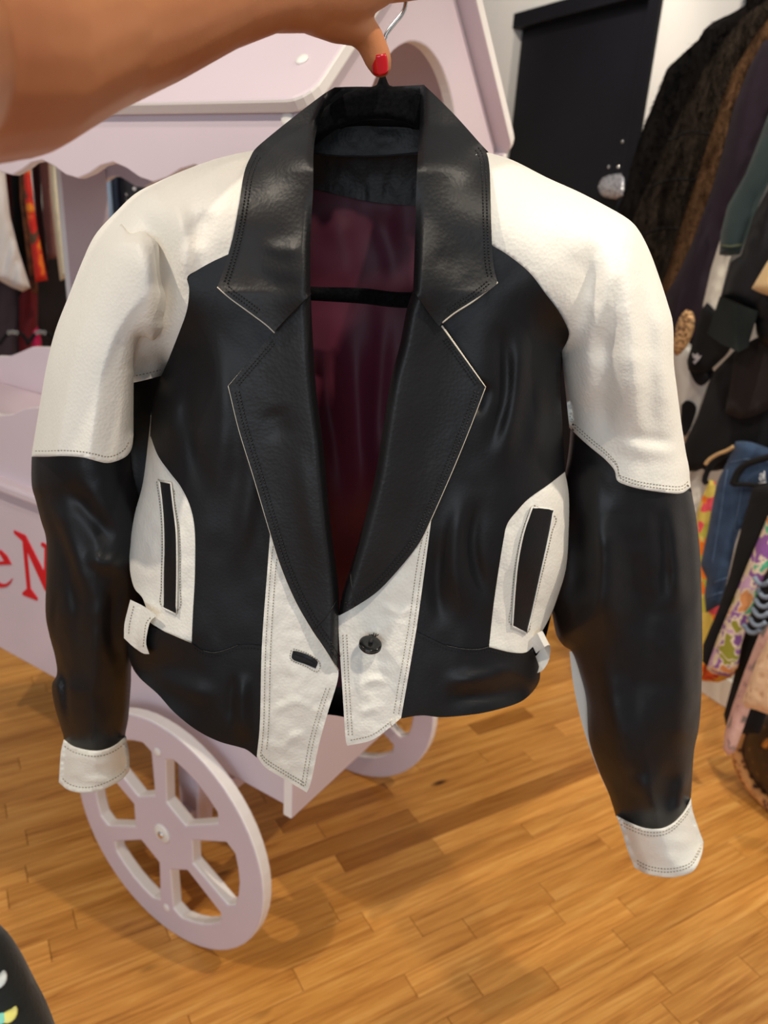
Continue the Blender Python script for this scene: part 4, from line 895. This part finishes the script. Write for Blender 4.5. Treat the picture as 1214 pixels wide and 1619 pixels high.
# lower tier
t = NT('blue_denim', .85, sheen=.1, spec=.25); t.base(t.ramp(t.noise(14, 5), [(.25, rgb(34, 49, 72)), (.75, rgb(62, 83, 112))])); t.bump(t.noise(500, 2), .3, .002); M_DEN = t.m
M_DST = plain('denim_stitch', rgb(84, 104, 134), .8)
p_ = pp((1105, 727), (1124, 731), (1120, 745), (1110, 760), (1106, 803), (1101, 830), (1090, 845), (1082, 800), (1088, 755))
G('white_blouse', p_, 1.80, .02, M_WH2, 'white blouse hanging left of the yellow floral dress', 'blouse', edge=10, group=None)
t = NT('yellow_floral', .8); vz = t.voro(26, None, 'F1', 'Color'); sx_ = t.n('ShaderNodeSeparateColor'); t.l(vz, sx_.inputs[0])
t.base(t.ramp(sx_.outputs[0], [(0, rgb(224, 198, 92)), (.45, rgb(196, 186, 70)), (.6, rgb(246, 128, 30)), (.78, rgb(238, 84, 96)), (.9, rgb(226, 206, 110))], 'CONSTANT')); M_YF = t.m
p_ = pp((1122, 758), (1132, 762), (1128, 800), (1122, 850), (1128, 930), (1140, 950), (1135, 985), (1118, 1030), (1108, 1075), (1098, 1072), (1092, 980), (1096, 850), (1104, 800))
G('floral_dress', p_, 1.78, .02, M_YF, 'yellow dress with orange and pink flowers left of the jeans', 'dress', fold_px=9, amp=.006, edge=12, group=None)
t = NT('orange_floral', .8); vz = t.voro(45, None, 'F1', 'Color'); sx_ = t.n('ShaderNodeSeparateColor'); t.l(vz, sx_.inputs[0])
t.base(t.ramp(sx_.outputs[0], [(0, rgb(214, 160, 50)), (.4, rgb(206, 84, 30)), (.6, rgb(180, 50, 30)), (.8, rgb(206, 176, 90))], 'CONSTANT')); M_OF = t.m
G('orange_skirt', pp((1100, 1000), (1170, 1000), (1172, 1050), (1156, 1071), (1135, 1079), (1104, 1076), (1096, 1040)), 1.82, .02, M_OF, 'orange floral skirt hem showing under the patterned trousers', 'skirt', fold_px=9, amp=.008, edge=10, group=None)
je = pp((1163, 698), (1176, 697), (1188, 699), (1214, 708), (1262, 730), (1255, 800), (1200, 800), (1190, 790), (1178, 812), (1163, 858), (1151, 913), (1139, 956), (1128, 962), (1116, 969), (1113, 940), (1117, 915), (1107, 893), (1119, 838), (1127, 791), (1135, 759), (1151, 727))
o, f_ = G('blue_jeans', je, 1.735, .02, M_DEN, 'mid blue jeans clipped to a black hanger on the right', 'jeans', fold_px=11, amp=.005, edge=12, seed=8, group=None)
def line_on(o, name, pts, fn, r, mat, n=WN):
    c = resample(catmull(pts), 5, False); z = tube(name, at(c[:, 0], c[:, 1], fn(c[:, 0], c[:, 1])-.0005, n), r, mat, None, 6); z.data.transform(Matrix.Translation(-Vector(o.location))); z.parent = o; return z
line_on(o, 'fly_seam', [(1150, 742), (1146, 765), (1138, 820), (1126, 890)], f_, .0012, M_DST)
line_on(o, 'waistband_seam', [(1154, 731), (1185, 726), (1220, 732)], f_, .0012, M_DST)
line_on(o, 'hem_seam', [(1117, 944), (1142, 936)], f_, .0014, M_DST); line_on(o, 'hem_seam', [(1128, 921), (1150, 913)], f_, .0014, M_DST)
onto(o, 'pocket', pp((1173, 768), (1191, 771), (1186, 800), (1176, 838), (1161, 836), (1168, 800)), f_, M_DEN, .003, .004)
line_on(o, 'pocket_seam', [(1173, 768), (1168, 800), (1161, 836), (1176, 839)], lambda x, y: f_(x, y)-.004, .001, M_DST)
hh = root('trouser_hanger', tuple(at(np.array(1190.), np.array(760.), np.array(1.67), WN)), 'black plastic hanger with white lettering across the jeans', 'hanger')
c = catmull([(1290, 690), (1240, 712), (1214, 723), (1182, 733), (1167, 747), (1159, 766)]); tube('hanger_arm', at(c[:, 0], c[:, 1], 1.692+0*c[:, 0], WN), np.linspace(.007, .010, len(c)), M_BK, hh, 10)
c = catmull([(1159, 766), (1180, 766), (1206, 768), (1250, 766), (1290, 764)]); tube('hanger_bar', at(c[:, 0], c[:, 1], 1.692+0*c[:, 0], WN), .006, M_BK, hh, 10)
M_WP = plain('white_lettering', rgb(225, 228, 230), .6)
for q in ([(1201, 752), (1203, 749), (1206, 751), (1206, 757), (1202, 759), (1201, 755), (1206, 754)], [(1208, 745), (1209, 760)], [(1200, 764), (1211, 762)]):
    c = catmull(q); tube('lettering', at(c[:, 0], c[:, 1], 1.681+0*c[:, 0], WN), .0011, M_WP, hh, 5)
wh_ = catmull([(1160, 706), (1150, 712), (1135, 718), (1122, 726), (1115, 734)]); o = tube('wooden_hanger', at(wh_[:, 0], wh_[:, 1], 1.732+0*wh_[:, 0], WN), [.005]*len(wh_), plain('pale_wood', rgb(196, 160, 112), .5), None, 8); tag(o, 'thin wooden hanger arm above the white blouse', 'hanger')
bh_ = catmull([(1150, 716), (1132, 728), (1120, 742), (1114, 758), (1117, 765)]); o = tube('black_hanger', at(bh_[:, 0], bh_[:, 1], 1.752+0*bh_[:, 0], WN), [.008]*len(bh_), M_BK, None, 8); tag(o, 'black hanger arm curving over the floral dress', 'hanger')
p_ = pp((1190, 771), (1214, 765), (1300, 760), (1300, 850), (1214, 830), (1195, 885), (1162, 960), (1140, 1010), (1119, 1054), (1110, 1046), (1111, 1020), (1135, 963), (1152, 913), (1165, 858), (1180, 806))
G('black_pants', p_, 1.668, .012, M_BK, 'long black pants between the jeans and the patterned trousers', 'pants', fold_px=12, amp=.006, edge=12, group=None)
# psychedelic print trousers
t = NT('swirl_print', .75); nz = t.noise(9, 2, None, 1.8); wv = t.voro(24, None, 'F1', 'Color'); sx_ = t.n('ShaderNodeSeparateColor'); t.l(wv, sx_.inputs[0])
mw = t.n('ShaderNodeTexNoise'); mw.inputs['Scale'].default_value = 18; t.l(t.co, mw.inputs[0])
vadd = t.n('ShaderNodeMixRGB', blend_type='ADD'); vadd.inputs[0].default_value = .10; t.l(t.co, vadd.inputs[1]); t.l(mw.outputs['Color'], vadd.inputs[2])
v2 = t.n('ShaderNodeTexVoronoi', feature='F1'); v2.inputs['Scale'].default_value = 26; t.l(vadd.outputs[0], v2.inputs['Vector']); sx2 = t.n('ShaderNodeSeparateColor'); t.l(v2.outputs['Color'], sx2.inputs[0])
ed = t.n('ShaderNodeTexVoronoi', feature='DISTANCE_TO_EDGE'); ed.inputs['Scale'].default_value = 26; t.l(vadd.outputs[0], ed.inputs['Vector'])
base_c = t.ramp(sx2.outputs[0], [(0, rgb(142, 92, 160)), (.2, rgb(222, 206, 170)), (.34, rgb(88, 184, 146)), (.46, rgb(150, 148, 50)), (.58, rgb(206, 166, 200)), (.72, rgb(220, 150, 92)), (.84, rgb(16, 14, 16)), (.92, rgb(150, 96, 170))], 'CONSTANT')
em = t.ramp(ed.outputs['Distance'], [(.05, (1, 1, 1, 1)), (.09, (0, 0, 0, 1))]); mx3 = t.n('ShaderNodeMixRGB'); t.l(em, mx3.inputs[0]); t.l(base_c, mx3.inputs[1]); mx3.inputs[2].default_value = rgb(232, 216, 190); t.base(mx3.outputs[0]); M_PSY = t.m
p_ = pp((1290, 760), (1214, 816), (1198, 855), (1182, 892), (1158, 951), (1135, 1006), (1117, 1058), (1126, 1065), (1152, 1070), (1166, 1056), (1172, 1019), (1193, 950), (1209, 909), (1240, 850), (1300, 800))
G('patterned_trousers', p_, 1.64, .025, M_PSY, 'purple, green and cream swirl patterned trousers', 'trousers', edge=14, group=None)
p_ = pp((1260, 850), (1214, 903), (1194, 950), (1178, 1000), (1191, 1008), (1214, 990), (1270, 970), (1290, 880))
o, f_ = G('black_knit', p_, 1.60, .02, M_BK, 'black knit with pale blue loops right of the patterned trousers', 'knitwear', edge=12, group=None)
for k, (x, y) in enumerate([(1212, 940), (1208, 955), (1204, 970), (1199, 985), (1190, 996), (1206, 920)]):
    line_on(o, 'loop_trim', [(x-14, y-8), (x-6, y+3), (x+4, y+4), (x+12, y-2)], f_, .006, cloth('pale_blue_yarn', rgb(128, 142, 158), .9, .1) if k == 0 else bpy.data.materials['pale_blue_yarn'])
t = NT('pink_floral', .85, sheen=.1); nz = t.noise(14, 4, None, .6); t.base(t.ramp(nz, [(.36, rgb(120, 110, 106)), (.43, rgb(206, 160, 150)), (.55, rgb(214, 176, 164)), (.66, rgb(190, 116, 106))])); t.bump(t.noise(200, 2), .4, .003); M_PNK = t.m
p_ = pp((1290, 900), (1214, 987), (1200, 1002), (1178, 1058), (1159, 1112), (1146, 1155), (1143, 1184), (1150, 1195), (1161, 1190), (1174, 1155), (1186, 1120), (1214, 1060), (1290, 990))
G('pink_dress', p_, 1.56, .02, M_PNK, 'pink floral dress hanging to near the floor at right', 'dress', fold_px=10, amp=.007, edge=14, group=None)
t = NT('peach_knit', .85, sheen=.2); t.base(t.ramp(t.voro(40), [(.1, rgb(196, 150, 112)), (.4, rgb(226, 190, 152))])); t.bump(t.voro(40), .5, .006); M_PEA = t.m
p_ = pp((1290, 950), (1214, 1010), (1196, 1045), (1172, 1110), (1178, 1119), (1191, 1121), (1213, 1129), (1290, 1150))
G('peach_cardigan', p_, 1.52, .025, M_PEA, 'peach knitted cardigan above the brown bag', 'cardigan', fold_px=13, amp=.007, edge=14, group=None)
G('dark_gap_filler', pp((1215, 880), (1190, 940), (1172, 1010), (1160, 1070), (1144, 1130), (1150, 1160), (1200, 1160), (1260, 1000), (1260, 900)), 1.685, .015, M_BK, 'black filler cloth added in the dark gap behind the pink floral dress', 'skirt', fold_px=12, amp=.006, edge=12, group=None)  # made-up cloth, added to fill the dark gap beside the patterned trousers
for q in SEAMS: line_on(o2_, 'pelt_seam', q, f2_, .003, M_SEAM)
# bag
t = NT('brown_monogram', .5); vo = t.n('ShaderNodeTexVoronoi', feature='F1', distance='MANHATTAN'); vo.inputs['Scale'].default_value = 30; vo.inputs['Randomness'].default_value = 0; t.l(t.mapping((1, 1, 1), (0.5, 0.3, .8)), vo.inputs['Vector'])
t.base(t.ramp(vo.outputs['Distance'], [(.16, rgb(120, 88, 46)), (.22, rgb(46, 30, 20)), (.34, rgb(46, 30, 20)), (.36, rgb(92, 66, 36)), (.41, rgb(46, 30, 20))])); M_MONO = t.m
t = NT('leopard', .75); t.base(t.ramp(t.voro(60, t.mapping((1, 1, 1))), [(.22, rgb(30, 20, 14)), (.36, rgb(150, 92, 44)), (.6, rgb(196, 136, 76))])); M_LEO = t.m
bg = sp((1290, 1110), (1230, 1122), (1203, 1130), (1186, 1142), (1176, 1165), (1172, 1190), (1186, 1225), (1206, 1252), (1240, 1284), (1300, 1312), (1360, 1260), (1370, 1160))
o, f_ = pillow('monogram_bag', bg, 1.80, .06, M_MONO, 'brown monogram bag with leopard trim on the floor', 'bag', None, edge=40, back=1.2)
ring = [np.array(q) for q in ((1190, 1136), (1174, 1160), (1165, 1188), (1178, 1228), (1204, 1260), (1240, 1292), (1300, 1318))]
c = resample(catmull(ring), 5, False); z = tube('leopard_trim', at(c[:, 0], c[:, 1], 1.79+0*c[:, 0], WN), np.interp(np.arange(len(c)), [0, len(c)*.3, len(c)-1], [.006, .017, .017]), M_LEO, None, 10); z.data.transform(Matrix.Translation(-Vector(o.location))); z.parent = o
line_on(o, 'gold_plate', [(1209, 1180), (1216, 1172), (1230, 1176), (1236, 1190)], f_, .010, plain('gold_plate', rgb(190, 140, 74), .35, .6))
# rails
def rail(name, s0, s1, d, z, label):
    o = tube(name, [WN*d+WD*s0+np.array([0, 0, z]), WN*d+WD*(s0+s1)/2+np.array([0, 0, z]), WN*d+WD*s1+np.array([0, 0, z])], .014, M_CHR, None, 12); tag(o, label, 'rail'); return o
# ------------------------------------------------------------------ left rack behind the cart
GL = 'clothes on the rack behind the cart'
def GLf(name, poly, D, T, mat, label, cat, **k): return pillow(name, poly, D, T, mat, label, cat, GL, n=WD, step=6, **k)
M_SNW = cloth('white_linen', rgb(222, 218, 216), .7, .04); M_DR = cloth('dark_red', rgb(96, 14, 22), .7, .2); M_MAR = cloth('maroon', rgb(58, 16, 20), .7, .2); M_MVB = cloth('mauve_brown', rgb(120, 78, 72), .75, .1); M_CRM = cloth('cream_satin', rgb(228, 216, 184), .45, .05)
GLf('white_dress', pp((-60, 200), (2, 200), (8, 270), (16, 343), (30, 398), (48, 455), (36, 461), (16, 453), (0, 444), (-60, 450)), 3.10, .03, M_SNW, 'white dress with flared hem leftmost under the scalloped valance', 'dress', fold_px=9, amp=.012, edge=12)
GLf('dark_red_blouse', pp((0, 200), (20, 200), (24, 300), (30, 380), (34, 450), (10, 450), (4, 350)), 3.26, .02, M_DR, 'dark red blouse between the white dress and black garment', 'top', edge=10)
GLf('black_dress', pp((14, 200), (32, 200), (38, 300), (46, 440), (30, 470), (22, 400)), 3.20, .015, M_BK, 'black dress beside the dark red blouse', 'dress', edge=8)
t = NT('brown_leaf_print', .8); t.base(t.ramp(t.noise(24, 4), [(.35, rgb(46, 26, 16)), (.5, rgb(112, 62, 30)), (.68, rgb(150, 88, 44))])); M_BLP = t.m
GLf('brown_print_dress', pp((27, 200), (38, 200), (42, 300), (50, 380), (61, 466), (50, 462), (42, 400), (32, 320)), 3.15, .02, M_BLP, 'brown leaf print dress left of the red floral one', 'dress', edge=8)
t = NT('red_flower_print', .7); t.base(t.ramp(t.noise(9, 3, None, .7), [(.38, rgb(92, 66, 40)), (.42, rgb(206, 34, 22)), (.52, rgb(214, 40, 24)), (.55, rgb(240, 110, 20)), (.62, rgb(246, 170, 40))])); M_RFP = t.m
GLf('red_floral_dress', pp((33, 200), (46, 200), (49, 280), (58, 355), (76, 443), (56, 446), (48, 380), (40, 320)), 3.10, .03, M_RFP, 'bright red dress with yellow and orange flowers', 'dress', edge=10)
GLf('maroon_dress', pp((44, 200), (62, 200), (66, 320), (78, 430), (70, 440), (58, 360)), 3.18, .02, M_MAR, 'dark maroon dress right of the red floral one', 'dress', edge=8)
GLf('mauve_dress', pp((60, 200), (78, 200), (82, 300), (92, 408), (76, 410), (68, 340)), 3.14, .025, M_MVB, 'mauve brown dress left of the cream garment', 'dress', edge=8)
GLf('cream_blouse', pp((74, 200), (96, 200), (98, 300), (102, 360), (111, 438), (95, 444), (87, 378), (79, 300)), 3.05, .035, M_CRM, 'cream satin garment next to the cart corner post', 'blouse', edge=10)
M_LDN = cloth('light_denim', rgb(142, 166, 196), .8, .12); M_NVY = cloth('navy_cloth', rgb(34, 42, 60), .8, .2)
GLf('light_denim_jacket', pp((156, 200), (172, 200), (176, 300), (186, 420), (172, 420), (162, 330)), 3.12, .025, M_LDN, 'pale blue denim garment just right of the cart post', 'jacket', edge=8)
GLf('navy_dress', pp((168, 200), (190, 200), (194, 300), (204, 420), (182, 420), (174, 300)), 3.14, .02, M_NVY, 'navy dress between pale denim and polka dots', 'dress', edge=8)
t = NT('polka_dots', .75); v_ = t.voro(38); t.base(t.ramp(v_, [(.22, rgb(214, 214, 220)), (.26, rgb(24, 26, 36))])); M_POL = t.m
GLf('polka_dot_dress', pp((186, 200), (250, 200), (260, 420), (200, 420), (192, 300)), 3.10, .03, M_POL, 'dark navy dress with white polka dots', 'dress', edge=10)
# lower tier
M_MVG = cloth('mauve_grey', rgb(74, 62, 68), .8, .2); M_PKM = cloth('magenta', rgb(190, 20, 80), .7, .15)
o1, f1 = GLf('grey_trousers', pp((-60, 420), (0, 425), (33, 430), (34, 640), (-60, 640)), 3.36, .03, M_MVG, 'mauve grey trousers on the lower rail at the far left', 'trousers', fold_px=8, amp=.01, edge=10)
o2, f2 = GLf('dark_red_skirt', pp((30, 420), (60, 420), (60, 640), (30, 640)), 3.32, .02, M_DR, 'dark red skirt on the lower rail beside grey trousers', 'skirt', fold_px=7, amp=.01, edge=8)
o3, f3 = GLf('charcoal_trousers', pp((44, 400), (130, 400), (130, 640), (44, 640)), 3.36, .03, M_BR, 'charcoal trousers on the lower rail behind the magenta top', 'trousers', fold_px=9, amp=.01, edge=10)
GLf('magenta_top', pp((52, 524), (60, 516), (64, 524), (66, 545), (62, 575), (50, 572), (50, 550)), 3.16, .02, M_PKM, 'small magenta top on the lower rail', 'top', edge=8)
for x0, o_, f_ in ((14, o1, f1), (58, o3, lambda x, y: f3(x, y)-.07)):
    hgn = root('lower_hanger', tuple(at(np.array(x0+8.), np.array(520.), np.array(3.13), WD)), 'black hanger with white lettering over the %s' % ('grey trousers' if x0 == 14 else 'charcoal trousers'), 'hanger')
    c = catmull([(x0-16, 545), (x0-4, 530), (x0+8, 524), (x0+22, 530), (x0+32, 545)]); tube('hanger_arm', at(c[:, 0], c[:, 1], 3.15+0*c[:, 0], WD), .007, M_BK, hgn, 8)
    for k in range(3):
        q = np.linspace(0, 6.28, 9); tube('lettering', at(x0+k*6+2.4*np.cos(q), 526-(k % 2)+2.8*np.sin(q), 3.132+0*q, WD), .0011, M_WP, hgn, 5)
tube_ = lambda nm, a, b, r, m, lb: tag(tube(nm, [a, (np.array(a)+b)/2, b], r, m, None, 12), lb, 'rail')
La, Lb = at(np.array(-80.), np.array(200.), np.array(3.17), WD), at(np.array(260.), np.array(200.), np.array(3.17), WD)
La[2] = Lb[2] = max(La[2], Lb[2])-.01
tube_('clothes_rail', La, Lb, .014, M_CHR, 'steel clothes rail behind the cart roof')
tube_('clothes_rail', WN*1.93+WD*.3+np.array([0, 0, 2.16]), WN*1.93+WD*1.70+np.array([0, 0, 2.16]), .014, M_CHR, 'steel clothes rail above the fur coats')
# ------------------------------------------------------------------ photographer's dark garment, lower left corner
M_DG = cloth('black_spotted_cloth', (.012, .014, .013, 1), .75, .2)
gp = sp((-260, 1480), (-60, 1430), (0, 1462), (30, 1500), (56, 1550), (80, 1600), (110, 1700), (120, 1850), (-260, 1850))
o, f_ = pillow('spotted_skirt', gp, .30, .03, M_DG, 'blurred black garment with pale and yellow dots in lower left corner', 'garment', None, n=YN, edge=90, step=14)
for x, y, r, cc in ((14, 1602, .0045, rgb(216, 208, 110)), (2, 1606, .004, rgb(120, 196, 176)), (-3, 1548, .0045, rgb(196, 200, 196)), (-40, 1580, .004, rgb(210, 204, 120))):
    p = at(np.array(float(x)), np.array(float(y)), f_(np.array([float(x)]), np.array([float(y)]))[0]); z = disc('dot', p-np.array(o.location), (0, -.6, .8), r, .001, plain('dot_paint', cc, .4), o, 14)
for o in bpy.data.objects:
    for k in ('wpos', 'fr'):
        if k in o: del o[k]
